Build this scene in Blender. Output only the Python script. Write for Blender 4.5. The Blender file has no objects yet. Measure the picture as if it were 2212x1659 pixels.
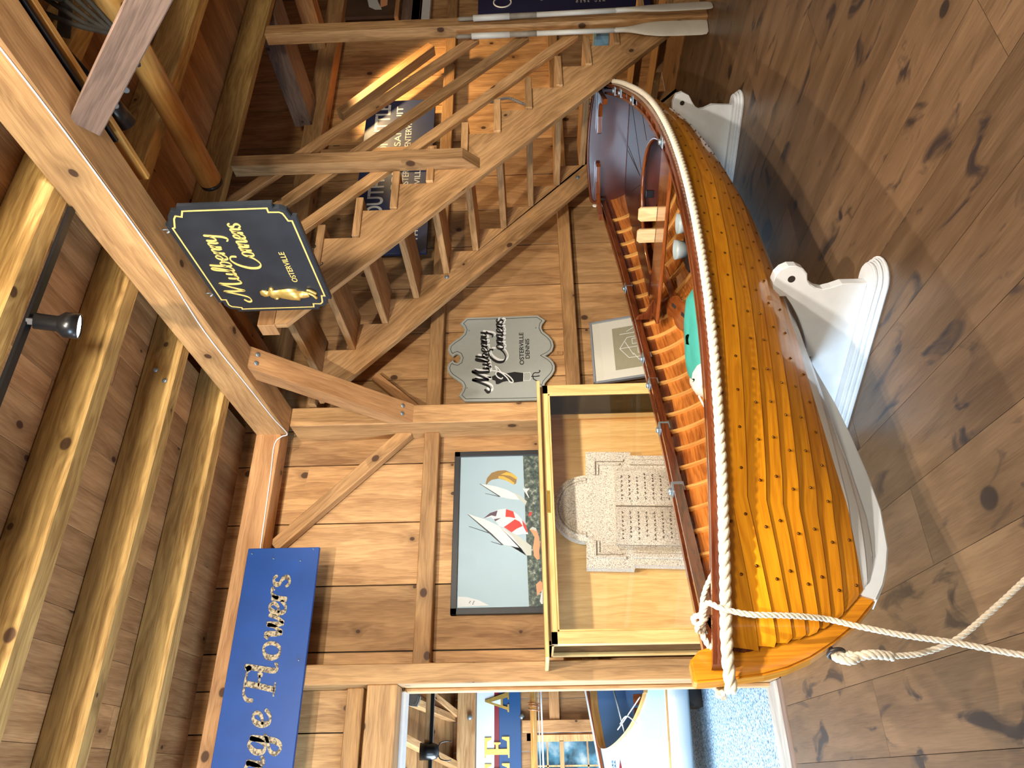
import bpy, bmesh, math, random
from mathutils import Vector as V, Matrix
S = bpy.context.scene
COL = S.collection
R = random.Random(11)
PI = math.pi

# ------------------------------------------------------------------ camera (turned on its side, as the photo was taken)
FPX, YAW, PITCH, ROLL, EYE = 1534.0, math.radians(29.3), math.radians(1.45), .0275, 1.6
Fw = V((math.sin(YAW) * math.cos(PITCH), math.cos(YAW) * math.cos(PITCH), math.sin(PITCH)))
R0 = V((math.cos(YAW), -math.sin(YAW), 0))
U0 = R0.cross(Fw)
XC = -math.cos(ROLL) * U0 - math.sin(ROLL) * R0
YC = -math.sin(ROLL) * U0 + math.cos(ROLL) * R0
cam = bpy.data.cameras.new('camera')
cam.sensor_fit = 'HORIZONTAL'
cam.sensor_width = 36.0
cam.lens = 36.0 * FPX / 2212.0
cam.clip_start = .05
camo = bpy.data.objects.new('camera', cam)
COL.objects.link(camo)
camo.matrix_world = Matrix(((XC.x, YC.x, -Fw.x, 0), (XC.y, YC.y, -Fw.y, 0), (XC.z, YC.z, -Fw.z, EYE), (0, 0, 0, 1)))
S.camera = camo

# ------------------------------------------------------------------ light
S.view_settings.view_transform = 'Standard'
S.view_settings.look = 'None'
S.view_settings.exposure = 0.0
S.view_settings.gamma = 1.0
S.view_settings.use_curve_mapping = False
S.cycles.use_denoising = True
S.cycles.max_bounces = 7
S.cycles.diffuse_bounces = 4
S.cycles.glossy_bounces = 3
S.cycles.transmission_bounces = 5
S.cycles.transparent_max_bounces = 10
S.cycles.caustics_reflective = False
S.cycles.caustics_refractive = False
S.cycles.sample_clamp_indirect = 6
W = bpy.data.worlds.new('ambient_fill')  # even warm ambient fill, added to soften the whole room
S.world = W
W.use_nodes = True
bg = W.node_tree.nodes['Background']
bg.inputs[0].default_value = (1.0, .95, .87, 1)
bg.inputs[1].default_value = .5


def lamp(name, kind, loc, aim, watts, color, size=.1, sizey=None, cone=None, blend=.35):
    L = bpy.data.lights.new(name, kind)
    L.energy = watts
    L.color = color
    if kind == 'AREA':
        L.shape = 'RECTANGLE'
        L.size = size
        L.size_y = sizey or size
    elif kind == 'SPOT':
        L.spot_size = math.radians(cone)
        L.spot_blend = blend
        L.shadow_soft_size = size
    else:
        L.shadow_soft_size = size
    o = bpy.data.objects.new(name, L)
    COL.objects.link(o)
    o.location = loc
    o.rotation_euler = (V(aim) - V(loc)).to_track_quat('-Z', 'Y').to_euler()
    return o


WARM = (1.0, .80, .56)
SOFT = (1.0, .92, .81)
DAY = (.55, .78, 1.0)
# track lamps behind and above the viewer, pointed at the wall, the boat and the signs
lamp('track_spot_light', 'SPOT', (.2, .45, 3.62), (1.7, 4.9, 1.7), 560, SOFT, .05, cone=80)
lamp('track_spot_light', 'SPOT', (1.3, .35, 3.6), (1.6, 2.7, .5), 520, SOFT, .05, cone=78)
lamp('track_spot_light', 'SPOT', (2.3, .2, 3.6), (3.6, 4.7, 2.5), 420, SOFT, .05, cone=60)
lamp('track_spot_light', 'SPOT', (.3, -1.2, 2.95), (1.9, 3.2, 3.95), 720, (1.0, .91, .70), .3, cone=120, blend=.8)
# the room's own windows, out of the photo on the left, and the windows of the next room
lamp('window_daylight', 'AREA', (-3.2, 3.4, 1.7), (2.0, 4.2, 1.5), 320, DAY, 1.6, 1.8)
lamp('window_daylight', 'AREA', (-1.6, 7.2, 1.9), (1.2, 7.0, .6), 300, (.74, .89, 1.0), 2.0, 1.6)


# ------------------------------------------------------------------ node helpers
def nmat(name):
    m = bpy.data.materials.new(name)
    m.use_nodes = True
    nt = m.node_tree
    b = nt.nodes['Principled BSDF']
    return m, nt, b


def N(nt, kind, **kw):
    n = nt.nodes.new(kind)
    for k, v in kw.items():
        setattr(n, k, v)
    return n


def math_(nt, op, a, b=None, c=None):
    n = nt.nodes.new('ShaderNodeMath')
    n.operation = op
    for i, x in enumerate((a, b, c)):
        if x is None:
            continue
        if hasattr(x, 'links'):
            nt.links.new(x, n.inputs[i])
        else:
            n.inputs[i].default_value = x
    return n.outputs[0]


def ramp(nt, fac, stops):
    n = nt.nodes.new('ShaderNodeValToRGB')
    e = n.color_ramp.elements
    while len(e) < len(stops):
        e.new(.5)
    for i, (p, c) in enumerate(stops):
        e[i].position = p
        e[i].color = (*c, 1) if len(c) == 3 else c
    nt.links.new(fac, n.inputs[0])
    return n.outputs[0]


def mixc(nt, fac, a, b, mode='MIX'):
    n = nt.nodes.new('ShaderNodeMix')
    n.data_type = 'RGBA'
    n.blend_type = mode
    n.clamp_factor = True
    for sock, x in ((n.inputs[0], fac), (n.inputs[6], a), (n.inputs[7], b)):
        if hasattr(x, 'links'):
            nt.links.new(x, sock)
        elif isinstance(x, (int, float)):
            sock.default_value = x
        else:
            sock.default_value = (*x, 1)
    return n.outputs[2]


def lin(*c):
    return tuple((x / 255 / 12.92) if x <= 10 else ((x / 255 + .055) / 1.055) ** 2.4 for x in c)


def comb(nt, x, y, z=0.0):
    n = nt.nodes.new('ShaderNodeCombineXYZ')
    for i, s in enumerate((x, y, z)):
        if hasattr(s, 'links'):
            nt.links.new(s, n.inputs[i])
        else:
            n.inputs[i].default_value = s
    return n.outputs[0]


def wood(name, dark, light, rough=.6, knot=.45, knotc=(.055, .022, .011), rings=20, coat=0.0, bump=.25, kscale=2.4, stain=0.0, spread=.5, spec=.35, saw=0.0, ringw=.13):
    """sawn timber: u runs along the grain and v across it, both in metres; 'tone' differs from board to board"""
    m, nt, b = nmat(name)
    uv = N(nt, 'ShaderNodeUVMap', uv_map='UVMap')
    sp = N(nt, 'ShaderNodeSeparateXYZ')
    nt.links.new(uv.outputs[0], sp.inputs[0])
    u, v = sp.outputs[0], sp.outputs[1]
    tone = N(nt, 'ShaderNodeAttribute', attribute_name='tone').outputs['Fac']
    vo = N(nt, 'ShaderNodeTexVoronoi', voronoi_dimensions='2D')
    vo.inputs['Scale'].default_value = 1.0
    nt.links.new(comb(nt, math_(nt, 'MULTIPLY', u, kscale), math_(nt, 'MULTIPLY', v, kscale * 1.25)), vo.inputs['Vector'])
    d = vo.outputs['Distance']
    cs = N(nt, 'ShaderNodeSeparateColor')
    nt.links.new(vo.outputs['Color'], cs.inputs[0])
    has = math_(nt, 'LESS_THAN', cs.outputs[0], knot)
    rad = math_(nt, 'MULTIPLY_ADD', cs.outputs[1], .075, .024)
    halo = math_(nt, 'MULTIPLY', math_(nt, 'POWER', math_(nt, 'MAXIMUM', math_(nt, 'SUBTRACT', 1.0, math_(nt, 'MULTIPLY', d, 2.6)), 0.0), 2.0), has)
    n1 = N(nt, 'ShaderNodeTexNoise', noise_dimensions='2D')
    n1.inputs['Scale'].default_value = 1.0
    n1.inputs['Detail'].default_value = 4.0
    nt.links.new(comb(nt, math_(nt, 'MULTIPLY', u, 1.3), math_(nt, 'MULTIPLY', v, 9.0)), n1.inputs['Vector'])
    ph = math_(nt, 'ADD', math_(nt, 'MULTIPLY', v, float(rings)), math_(nt, 'ADD', math_(nt, 'MULTIPLY', n1.outputs[0], 5.0), math_(nt, 'MULTIPLY', halo, 1.6)))
    ring = math_(nt, 'MULTIPLY_ADD', math_(nt, 'SINE', math_(nt, 'MULTIPLY', ph, 2 * PI)), .5, .5)
    n2 = N(nt, 'ShaderNodeTexNoise', noise_dimensions='2D')
    n2.inputs['Scale'].default_value = 1.0
    n2.inputs['Detail'].default_value = 2.0
    nt.links.new(comb(nt, math_(nt, 'MULTIPLY', u, 7.0), math_(nt, 'MULTIPLY', v, 190.0)), n2.inputs['Vector'])
    g = math_(nt, 'ADD', math_(nt, 'MULTIPLY', ring, ringw), math_(nt, 'ADD', math_(nt, 'MULTIPLY', n2.outputs[0], .34), math_(nt, 'MULTIPLY', n1.outputs[0], .62 - ringw * .4)))
    col = ramp(nt, g, [(.32, dark), (.70, light)])
    bright = math_(nt, 'MULTIPLY_ADD', tone, spread, 1.0 - spread * .5)
    vm = nt.nodes.new('ShaderNodeVectorMath')
    vm.operation = 'SCALE'
    nt.links.new(col, vm.inputs[0])
    nt.links.new(bright, vm.inputs['Scale'])
    col = vm.outputs[0]
    if stain:
        n3 = N(nt, 'ShaderNodeTexNoise', noise_dimensions='2D')
        n3.inputs['Scale'].default_value = 1.0
        n3.inputs['Detail'].default_value = 6.0
        n3.inputs['Distortion'].default_value = .6
        nt.links.new(comb(nt, math_(nt, 'MULTIPLY', u, 3.0), math_(nt, 'MULTIPLY', v, 7.5), 3.7), n3.inputs['Vector'])
        st = N(nt, 'ShaderNodeMapRange')
        st.inputs[1].default_value = .60
        st.inputs[2].default_value = .70
        nt.links.new(n3.outputs[0], st.inputs[0])
        col = mixc(nt, math_(nt, 'MULTIPLY', st.outputs[0], stain), col, (.022, .017, .018))
    col = mixc(nt, math_(nt, 'MULTIPLY', halo, .55), col, tuple(.45 * x for x in dark))
    kn = N(nt, 'ShaderNodeMapRange')
    nt.links.new(d, kn.inputs[0])
    nt.links.new(rad, kn.inputs[1])
    nt.links.new(math_(nt, 'MULTIPLY', rad, .75), kn.inputs[2])
    col = mixc(nt, math_(nt, 'MULTIPLY', math_(nt, 'MULTIPLY', kn.outputs[0], has), .9), col, knotc)
    nt.links.new(col, b.inputs['Base Color'])
    b.inputs['Roughness'].default_value = rough
    b.inputs['Specular IOR Level'].default_value = spec
    if coat:
        b.inputs['Coat Weight'].default_value = coat
        b.inputs['Coat Roughness'].default_value = .08
    h = g
    if saw:
        h = math_(nt, 'ADD', g, math_(nt, 'MULTIPLY', math_(nt, 'SINE', math_(nt, 'MULTIPLY', math_(nt, 'ADD', u, math_(nt, 'MULTIPLY', v, v)), 520.0)), saw))
    bp = N(nt, 'ShaderNodeBump')
    bp.inputs['Strength'].default_value = bump
    bp.inputs['Distance'].default_value = .004
    nt.links.new(h, bp.inputs['Height'])
    nt.links.new(bp.outputs[0], b.inputs['Normal'])
    return m


def plain(name, c, rough=.5, metal=0.0, coat=0.0, noise=0.0, nscale=30.0, bump=0.0, spec=.5):
    m, nt, b = nmat(name)
    b.inputs['Roughness'].default_value = rough
    b.inputs['Metallic'].default_value = metal
    b.inputs['Specular IOR Level'].default_value = spec
    if coat:
        b.inputs['Coat Weight'].default_value = coat
        b.inputs['Coat Roughness'].default_value = .1
    tc = N(nt, 'ShaderNodeTexCoord')
    n = N(nt, 'ShaderNodeTexNoise')
    n.inputs['Scale'].default_value = nscale
    n.inputs['Detail'].default_value = 4.0
    nt.links.new(tc.outputs['Object'], n.inputs['Vector'])
    a = tuple(x * (1 - noise) for x in c)
    z = tuple(min(1, x * (1 + noise)) for x in c)
    nt.links.new(ramp(nt, n.outputs[0], [(.3, a), (.7, z)]), b.inputs['Base Color'])
    if bump:
        bp = N(nt, 'ShaderNodeBump')
        bp.inputs['Strength'].default_value = bump
        bp.inputs['Distance'].default_value = .004
        nt.links.new(n.outputs[0], bp.inputs['Height'])
        nt.links.new(bp.outputs[0], b.inputs['Normal'])
    return m


def speckle(name, stops, scale, rough=.9, bump=.5, dist=.004):
    m, nt, b = nmat(name)
    tc = N(nt, 'ShaderNodeTexCoord')
    n = N(nt, 'ShaderNodeTexNoise')
    n.inputs['Scale'].default_value = scale
    n.inputs['Detail'].default_value = 3.0
    n.inputs['Roughness'].default_value = .7
    nt.links.new(tc.outputs['Object'], n.inputs['Vector'])
    nt.links.new(ramp(nt, n.outputs[0], stops), b.inputs['Base Color'])
    b.inputs['Roughness'].default_value = rough
    bp = N(nt, 'ShaderNodeBump')
    bp.inputs['Strength'].default_value = bump
    bp.inputs['Distance'].default_value = dist
    nt.links.new(n.outputs[0], bp.inputs['Height'])
    nt.links.new(bp.outputs[0], b.inputs['Normal'])
    return m


def glass(name, tint=(1, 1, 1), refl=.10):
    m, nt, b = nmat(name)
    tr = N(nt, 'ShaderNodeBsdfTransparent')
    tr.inputs[0].default_value = (*tint, 1)
    gl = N(nt, 'ShaderNodeBsdfGlossy')
    gl.inputs['Roughness'].default_value = .02
    fr = N(nt, 'ShaderNodeFresnel')
    fr.inputs[0].default_value = 1.45
    mx = N(nt, 'ShaderNodeMixShader')
    nt.links.new(math_(nt, 'MULTIPLY', fr.outputs[0], 1.0 if refl >= .1 else refl * 10), mx.inputs[0])
    nt.links.new(tr.outputs[0], mx.inputs[1])
    nt.links.new(gl.outputs[0], mx.inputs[2])
    nt.links.new(mx.outputs[0], nt.nodes['Material Output'].inputs[0])
    return m


def emit(name, c, k):
    m, nt, b = nmat(name)
    b.inputs['Base Color'].default_value = (*c, 1)
    b.inputs['Emission Color'].default_value = (*c, 1)
    b.inputs['Emission Strength'].default_value = k
    return m


M = {}
M['pine'] = wood('pine_timber', lin(140, 102, 64), lin(194, 150, 100), knot=.3, saw=.05, ringw=.10)
M['pine_yellow'] = wood('yellow_pine_joist', lin(140, 104, 56), lin(206, 168, 104), knot=.3, saw=.04)
M['pine_brown'] = wood('brown_pine_plank', lin(146, 102, 64), lin(198, 150, 102), knot=.35, ringw=.08)
M['board'] = wood('wall_board', lin(142, 102, 64), lin(200, 156, 106), knot=.32, rings=11, spread=.6, saw=.05, ringw=.10)
M['stair'] = wood('stair_timber', lin(134, 98, 60), lin(196, 152, 104), knot=.25, saw=.04)
M['grey_timber'] = wood('shaded_grey_timber', lin(92, 74, 64), lin(132, 108, 94), knot=.4)  # grey wood, darkened so the knee brace carries its shade in the colour
M['jamb'] = wood('pale_jamb', lin(168, 118, 74), lin(222, 178, 126), knot=.1)
M['floor'] = wood('dark_floor_plank', lin(88, 66, 46), lin(122, 95, 69), rough=.36, knot=.36, knotc=(.02, .015, .014), stain=.9, kscale=1.5, spread=.42, spec=.45, bump=.10, rings=7, ringw=.06)
M['maple'] = wood('maple_veneer', lin(206, 156, 92), lin(234, 194, 128), rough=.3, knot=0, rings=14, coat=.3, bump=.05, spread=.2)
M['varnish'] = wood('varnished_cedar_plank', lin(186, 110, 10), lin(226, 150, 24), rough=.32, knot=.05, rings=34, coat=.8, bump=.03, spread=.8, ringw=.16)
M['varnish_stem'] = wood('varnished_oak', lin(176, 104, 18), lin(216, 142, 34), rough=.3, knot=.0, rings=40, coat=.7, bump=.15, spread=.2)
M['mahogany'] = wood('varnished_mahogany', lin(70, 28, 12), lin(124, 62, 30), rough=.25, knot=0, rings=20, coat=.55, bump=.05, spread=.3)
M['thwart'] = wood('glossy_thwart', lin(92, 40, 14), lin(150, 82, 38), rough=.18, knot=0, rings=18, coat=1.0, bump=.03, spread=.2)
M['cedar_in'] = wood('inside_cedar', lin(128, 62, 20), lin(204, 124, 52), rough=.3, knot=.04, rings=26, coat=.6, bump=.05, spread=.7)
M['rib'] = wood('bent_oak_rib', lin(178, 120, 56), lin(230, 176, 100), rough=.3, knot=0, rings=30, coat=.5, bump=.05, spread=.3)
M['darkred'] = plain('dark_red_varnish', lin(74, 36, 30), .24, coat=.8, noise=.2, nscale=6)
M['seat_wood'] = plain('dark_seat_varnish', lin(62, 26, 18), .4, coat=.15, noise=.2, nscale=6)
M['peg'] = wood('raw_maple', lin(196, 156, 104), lin(232, 198, 148), knot=0, rough=.6)
M['spar'] = wood('varnished_spruce_spar', lin(188, 130, 62), lin(226, 172, 98), rough=.3, knot=.3, coat=.4, bump=.1, kscale=3)
M['white'] = plain('white_paint', lin(216, 218, 220), .45, noise=.04, nscale=14)
M['white_hull'] = plain('white_bottom_paint', lin(214, 220, 224), .4, noise=.03, nscale=9)
M['cream'] = plain('cream_oar_paint', lin(206, 200, 188), .4, noise=.06, nscale=9)
M['oar_grey'] = plain('bare_grey_oar_wood', lin(140, 128, 112), .7, noise=.15, nscale=25)
M['rope'] = plain('cream_rope', lin(224, 212, 190), .85, noise=.12, nscale=160, bump=.4)
M['black'] = plain('satin_black_metal', (.008, .008, .009), .3, spec=.5)
M['blackframe'] = plain('black_picture_frame', (.018, .018, .02), .45, noise=.1)
M['blacksign'] = plain('black_sign_paint', lin(36, 40, 46), .38, noise=.18, nscale=7)
M['gold'] = plain('gilding', lin(226, 190, 106), .34, metal=.75, noise=.1, nscale=40)
M['goldpaint'] = plain('gold_paint', lin(220, 186, 104), .5, noise=.08, nscale=30)
M['bluesign'] = plain('blue_sign_paint', lin(4, 66, 140), .5, noise=.12, nscale=5)
M['oldgold'] = speckle('flaked_gold_leaf', [(.42, lin(84, 70, 56)), (.56, lin(194, 174, 138))], 70, .6, .3)
M['navy'] = plain('navy_sign_paint', lin(36, 48, 84), .5, noise=.12, nscale=5)
M['navydeep'] = plain('navy_panel', lin(20, 30, 74), .4, noise=.06)
M['letter'] = plain('off_white_letter_paint', lin(214, 212, 204), .5)
M['greysign'] = plain('pale_grey_sign_paint', lin(160, 164, 158), .42, noise=.03)
M['ink'] = plain('black_letter_paint', (.012, .012, .013), .45)
M['whitepaint'] = plain('white_letter_paint', lin(232, 234, 234), .5)
M['granite'] = speckle('carved_granite', [(.36, lin(112, 106, 98)), (.47, lin(206, 194, 176)), (.66, lin(238, 228, 212))], 150, .9, .25)
M['steel'] = plain('zinc_bolt', lin(150, 160, 166), .4, metal=.7)
M['brass'] = plain('brass', lin(190, 150, 70), .35, metal=.85)
M['copper'] = plain('copper_rivet', lin(120, 80, 36), .35, metal=.8)
M['teal'] = plain('teal_canvas', lin(62, 160, 148), .75, noise=.05, nscale=20)
M['cloth'] = plain('white_cotton', lin(226, 218, 206), .8)
M['grey'] = plain('grey_plastic', lin(150, 160, 160), .4)
M['darkgrey'] = plain('dark_grey_metal', lin(62, 56, 52), .4, metal=.4)
M['glass'] = glass('clear_glass')
M['dark'] = plain('dark_void_board', (.02, .014, .01), .8)
M['carpet'] = speckle('pale_grey_carpet', [(.38, lin(60, 84, 116)), (.5, lin(150, 180, 204)), (.62, lin(206, 226, 240))], 55, .95, .6, .01)
M['silver'] = plain('silver_frame', lin(168, 174, 182), .3, metal=.6)
M['mat'] = plain('cream_mat_board', lin(216, 210, 194), .8)
M['drawing'] = plain('olive_grey_paper', lin(150, 142, 112), .8, noise=.05)
M['cable'] = plain('white_cable', lin(232, 234, 236), .4)
M['lamp'] = emit('lit_lamp_lens', (1.0, .94, .84), 9.0)


# ------------------------------------------------------------------ mesh helpers
class MB:
    def __init__(self):
        self.bm = bmesh.new()
        self.uv = self.bm.loops.layers.uv.new('UVMap')
        self.tn = self.bm.faces.layers.float.new('tone')

    def _uv(self, faces, inv, grain, tone, mi, smooth=False):
        ou, ov = R.uniform(0, 60), R.uniform(0, 60)
        t = R.random() if tone is None else tone
        g = grain
        for f in faces:
            f[self.tn] = t
            f.material_index = mi
            f.smooth = smooth
            n = (inv.to_3x3() @ f.normal) if inv else f.normal
            a = [abs(n.x), abs(n.y), abs(n.z)]
            k = a.index(max(a))
            if k == g:
                iu, iv = [i for i in range(3) if i != g]
                sc = 1.0
            else:
                iu = g
                iv = 3 - g - k
                sc = 1.0
            for l in f.loops:
                c = (inv @ l.vert.co) if inv else l.vert.co
                l[self.uv].uv = (c[iu] * sc + ou, c[iv] * sc + ov + k * .37)

    def box(self, lo, hi, mat=None, grain=0, tone=None, mi=0, bev=.003):
        lo, hi = V(lo), V(hi)
        lo, hi = V([min(a, b) for a, b in zip(lo, hi)]), V([max(a, b) for a, b in zip(lo, hi)])
        b2 = bmesh.new()
        r = bmesh.ops.create_cube(b2, size=1)
        for v in b2.verts:
            v.co = V([lo[i] + (v.co[i] + .5) * (hi[i] - lo[i]) for i in range(3)])
        if bev and min(hi - lo) > bev * 3:
            bmesh.ops.bevel(b2, geom=b2.edges[:], offset=bev, segments=1, affect='EDGES')
        self._take(b2, mat, grain, tone, mi)
        return self

    def _take(self, b2, mat, grain, tone, mi, smooth=False):
        b2.normal_update()
        vm = {}
        for v in b2.verts:
            vm[v] = self.bm.verts.new((mat @ v.co) if mat else v.co)
        fs = []
        for f in b2.faces:
            try:
                fs.append(self.bm.faces.new([vm[v] for v in f.verts]))
            except ValueError:
                pass
        for f in fs:
            f.normal_update()
        self._uv(fs, mat.inverted() if mat else None, grain, tone, mi, smooth)
        b2.free()

    def beam(self, p0, p1, w, h, up=(0, 0, 1), tone=None, mi=0, bev=.004):
        """timber from p0 to p1 (axis), w across, h along 'up'"""
        p0, p1 = V(p0), V(p1)
        x = (p1 - p0)
        L = x.length
        x.normalize()
        y = V(up).cross(x).normalized()
        z = x.cross(y)
        mt = Matrix(((x.x, y.x, z.x, p0.x), (x.y, y.y, z.y, p0.y), (x.z, y.z, z.z, p0.z), (0, 0, 0, 1)))
        return self.box((0, -w / 2, -h / 2), (L, w / 2, h / 2), mt, 0, tone, mi, bev)

    def prism(self, pts, d0, d1, mat=None, grain=0, tone=None, mi=0, bev=0, smooth=False):
        """polygon in local xy from z=d0 to z=d1"""
        b2 = bmesh.new()
        n = len(pts)
        lo = [b2.verts.new((p[0], p[1], d0)) for p in pts]
        hi = [b2.verts.new((p[0], p[1], d1)) for p in pts]
        area = sum(pts[i][0] * pts[(i + 1) % n][1] - pts[(i + 1) % n][0] * pts[i][1] for i in range(n))
        if area < 0:
            lo.reverse()
            hi.reverse()
        if d1 < d0:
            lo, hi = hi, lo
        b2.faces.new(hi)
        b2.faces.new(lo[::-1])
        for i in range(n):
            j = (i + 1) % n
            b2.faces.new((lo[i], lo[j], hi[j], hi[i]))
        if bev:
            b2.normal_update()
            es = [e for e in b2.edges if abs(e.verts[0].co.z - e.verts[1].co.z) < 1e-7]
            bmesh.ops.bevel(b2, geom=es, offset=bev, segments=2, affect='EDGES')
        self._take(b2, mat, grain, tone, mi, smooth)
        return self

    def tube(self, pts, r, seg=10, tone=.5, mi=0, closed=False, caps=True, rfun=None):
        pts = [V(p) for p in pts]
        n = len(pts)
        rings = []
        prev = None
        acc = 0.0
        for i, p in enumerate(pts):
            a = pts[(i - 1) % n] if closed else pts[max(i - 1, 0)]
            c = pts[(i + 1) % n] if closed else pts[min(i + 1, n - 1)]
            t = (c - a).normalized()
            if prev is None:
                s = t.cross(V((0, 0, 1)))
                if s.length < .05:
                    s = t.cross(V((1, 0, 0)))
                s.normalize()
            else:
                s = (prev - t * prev.dot(t)).normalized()
            prev = s
            q = t.cross(s)
            rr = rfun(i / (n - 1)) if rfun else (r[i] if isinstance(r, (list, tuple)) else r)
            rings.append([self.bm.verts.new(p + (s * math.cos(2 * PI * k / seg) + q * math.sin(2 * PI * k / seg)) * rr) for k in range(seg)])
            if i:
                acc += (p - pts[i - 1]).length
        fs = []
        m = n if closed else n - 1
        ou = R.uniform(0, 50)
        for i in range(m):
            A, B = rings[i], rings[(i + 1) % n]
            for k in range(seg):
                f = self.bm.faces.new((A[k], A[(k + 1) % seg], B[(k + 1) % seg], B[k]))
                f.smooth = True
                f.material_index = mi
                f[self.tn] = tone
                uu = (i, i, i + 1, i + 1)
                kk = (k, k + 1, k + 1, k)
                for l, a, b in zip(f.loops, uu, kk):
                    l[self.uv].uv = (ou + acc * a / max(m, 1), b * 2 * PI * (r if isinstance(r, (int, float)) else .04) / seg)
        if caps and not closed:
            for ring, flip in ((rings[0], True), (rings[-1], False)):
                f = self.bm.faces.new(ring[::-1] if flip else ring)
                f.material_index = mi
                f[self.tn] = tone
        for ring in rings:
            pass
        return self

    def lathe(self, prof, mat, seg=24, mi=0, tone=.5, smooth=True):
        """prof: (radius, height) pairs about local z"""
        rings = []
        for r, z in prof:
            rings.append([self.bm.verts.new(mat @ V((r * math.cos(2 * PI * k / seg), r * math.sin(2 * PI * k / seg), z))) for k in range(seg)])
        for A, B in zip(rings, rings[1:]):
            for k in range(seg):
                f = self.bm.faces.new((A[k], A[(k + 1) % seg], B[(k + 1) % seg], B[k]))
                f.smooth = smooth
                f.material_index = mi
                f[self.tn] = tone
        for ring, fl in ((rings[0], True), (rings[-1], False)):
            f = self.bm.faces.new(ring[::-1] if fl else ring)
            f.material_index = mi
            f[self.tn] = tone
        return self

    def grid(self, rows, tone=None, mi=0, smooth=True, along=None, flip=False):
        """surface through rows of points; u follows the row index direction 'along' rows"""
        t = R.random() if tone is None else tone
        ou, ov = R.uniform(0, 60), R.uniform(0, 60)
        vs = [[self.bm.verts.new(p) for p in row] for row in rows]
        nr, nc = len(rows), len(rows[0])
        U = [[0.0] * nc for _ in range(nr)]
        Vv = [[0.0] * nc for _ in range(nr)]
        for i in range(nr):
            for j in range(nc):
                if i:
                    U[i][j] = U[i - 1][j] + (V(rows[i][j]) - V(rows[i - 1][j])).length
                if j:
                    Vv[i][j] = Vv[i][j - 1] + (V(rows[i][j]) - V(rows[i][j - 1])).length
        for i in range(nr - 1):
            for j in range(nc - 1):
                idx = [(i, j), (i + 1, j), (i + 1, j + 1), (i, j + 1)]
                if flip:
                    idx.reverse()
                try:
                    f = self.bm.faces.new([vs[a][b] for a, b in idx])
                except ValueError:
                    continue
                f.smooth = smooth
                f.material_index = mi
                f[self.tn] = t
                for l, (a, b) in zip(f.loops, idx):
                    l[self.uv].uv = (U[a][b] + ou, Vv[a][b] + ov)
        return self

    def build(self, name, mats, parent=None, solid=0.0, offset=1):
        me = bpy.data.meshes.new(name)
        self.bm.normal_update()
        self.bm.to_mesh(me)
        self.bm.free()
        for m in (mats if isinstance(mats, (list, tuple)) else [mats]):
            me.materials.append(M[m] if isinstance(m, str) else m)
        o = bpy.data.objects.new(name, me)
        COL.objects.link(o)
        if parent is not None:
            o.parent = parent
            o.matrix_parent_inverse = parent.matrix_basis.inverted()
        if solid:
            md = o.modifiers.new('thickness', 'SOLIDIFY')
            md.thickness = solid
            md.offset = offset
        return o


def tag(o, label, cat, group=None, kind=None):
    o['label'] = label
    o['category'] = cat
    if group:
        o['group'] = group
    if kind:
        o['kind'] = kind
    return o


def thing(name, label, cat, loc=(0, 0, 0), group=None, kind=None):
    o = bpy.data.objects.new(name, None)
    o.empty_display_size = .05
    COL.objects.link(o)
    o.location = loc
    o.matrix_basis = Matrix.Translation(V(loc))
    return tag(o, label, cat, group, kind)


def frame(o, x, y):
    """matrix with origin o, local x and y axes given, z = x cross y"""
    x = V(x).normalized()
    y = (V(y) - x * x.dot(V(y))).normalized()
    z = x.cross(y)
    o = V(o)
    return Matrix(((x.x, y.x, z.x, o.x), (x.y, y.y, z.y, o.y), (x.z, y.z, z.z, o.z), (0, 0, 0, 1)))


def spline(pts, n=8, closed=False):
    pts = [V(p) for p in pts]
    out = []
    m = len(pts)
    rng = range(m if closed else m - 1)
    for i in rng:
        p0 = pts[(i - 1) % m] if closed else pts[max(i - 1, 0)]
        p1, p2 = pts[i], pts[(i + 1) % m]
        p3 = pts[(i + 2) % m] if closed else pts[min(i + 2, m - 1)]
        for k in range(n):
            t = k / n
            out.append(.5 * ((2 * p1) + (p2 - p0) * t + (2 * p0 - 5 * p1 + 4 * p2 - p3) * t * t + (3 * p1 - p0 - 3 * p2 + p3) * t ** 3))
    if not closed:
        out.append(pts[-1])
    return out


def struct(name, mb, mats, label, cat=None):
    o = mb.build(name, mats)
    return tag(o, label, cat or name.split('_')[-1], kind='structure')

# ================================================================== THE SETTING
# floor: wide dark planks running away from the viewer to the far wall
fl = MB()
xs = [.41 + .33 * k for k in range(-8, 30)]
butt = {3: 1.566, 5: 1.0, 9: 2.498, -2: 3.42}
for k, x in enumerate(xs[:-1]):
    j = k - 8
    y = -2.6
    cuts = []
    while y < 5.0:
        y += R.uniform(2.2, 3.8)
        cuts.append(y)
    for kk, yy in ((5, 1.566), (9, 2.498), (-2, 3.42), (1, 2.9), (7, 3.3)):
        if j == kk:
            cuts = [yy, 5.4]
    a = -2.6
    yend = 5.09 if x < .5 else 5.39
    for c in cuts + [9]:
        c = min(c, yend)
        if c > a:
            fl.box((x + .0012, a + .001, -.03), (x + .3290, c - .001, 0), grain=1, bev=0)
        a = c
struct('floor', fl, 'floor', 'wide dark brown plank floor with black knots and stains')
sub = MB()
sub.box((-2.3, -2.6, -.06), (9.7, 5.39, -.032), bev=0)
struct('floor', sub, 'dark', 'dark base under the plank floor').name = 'floor_base'

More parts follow.
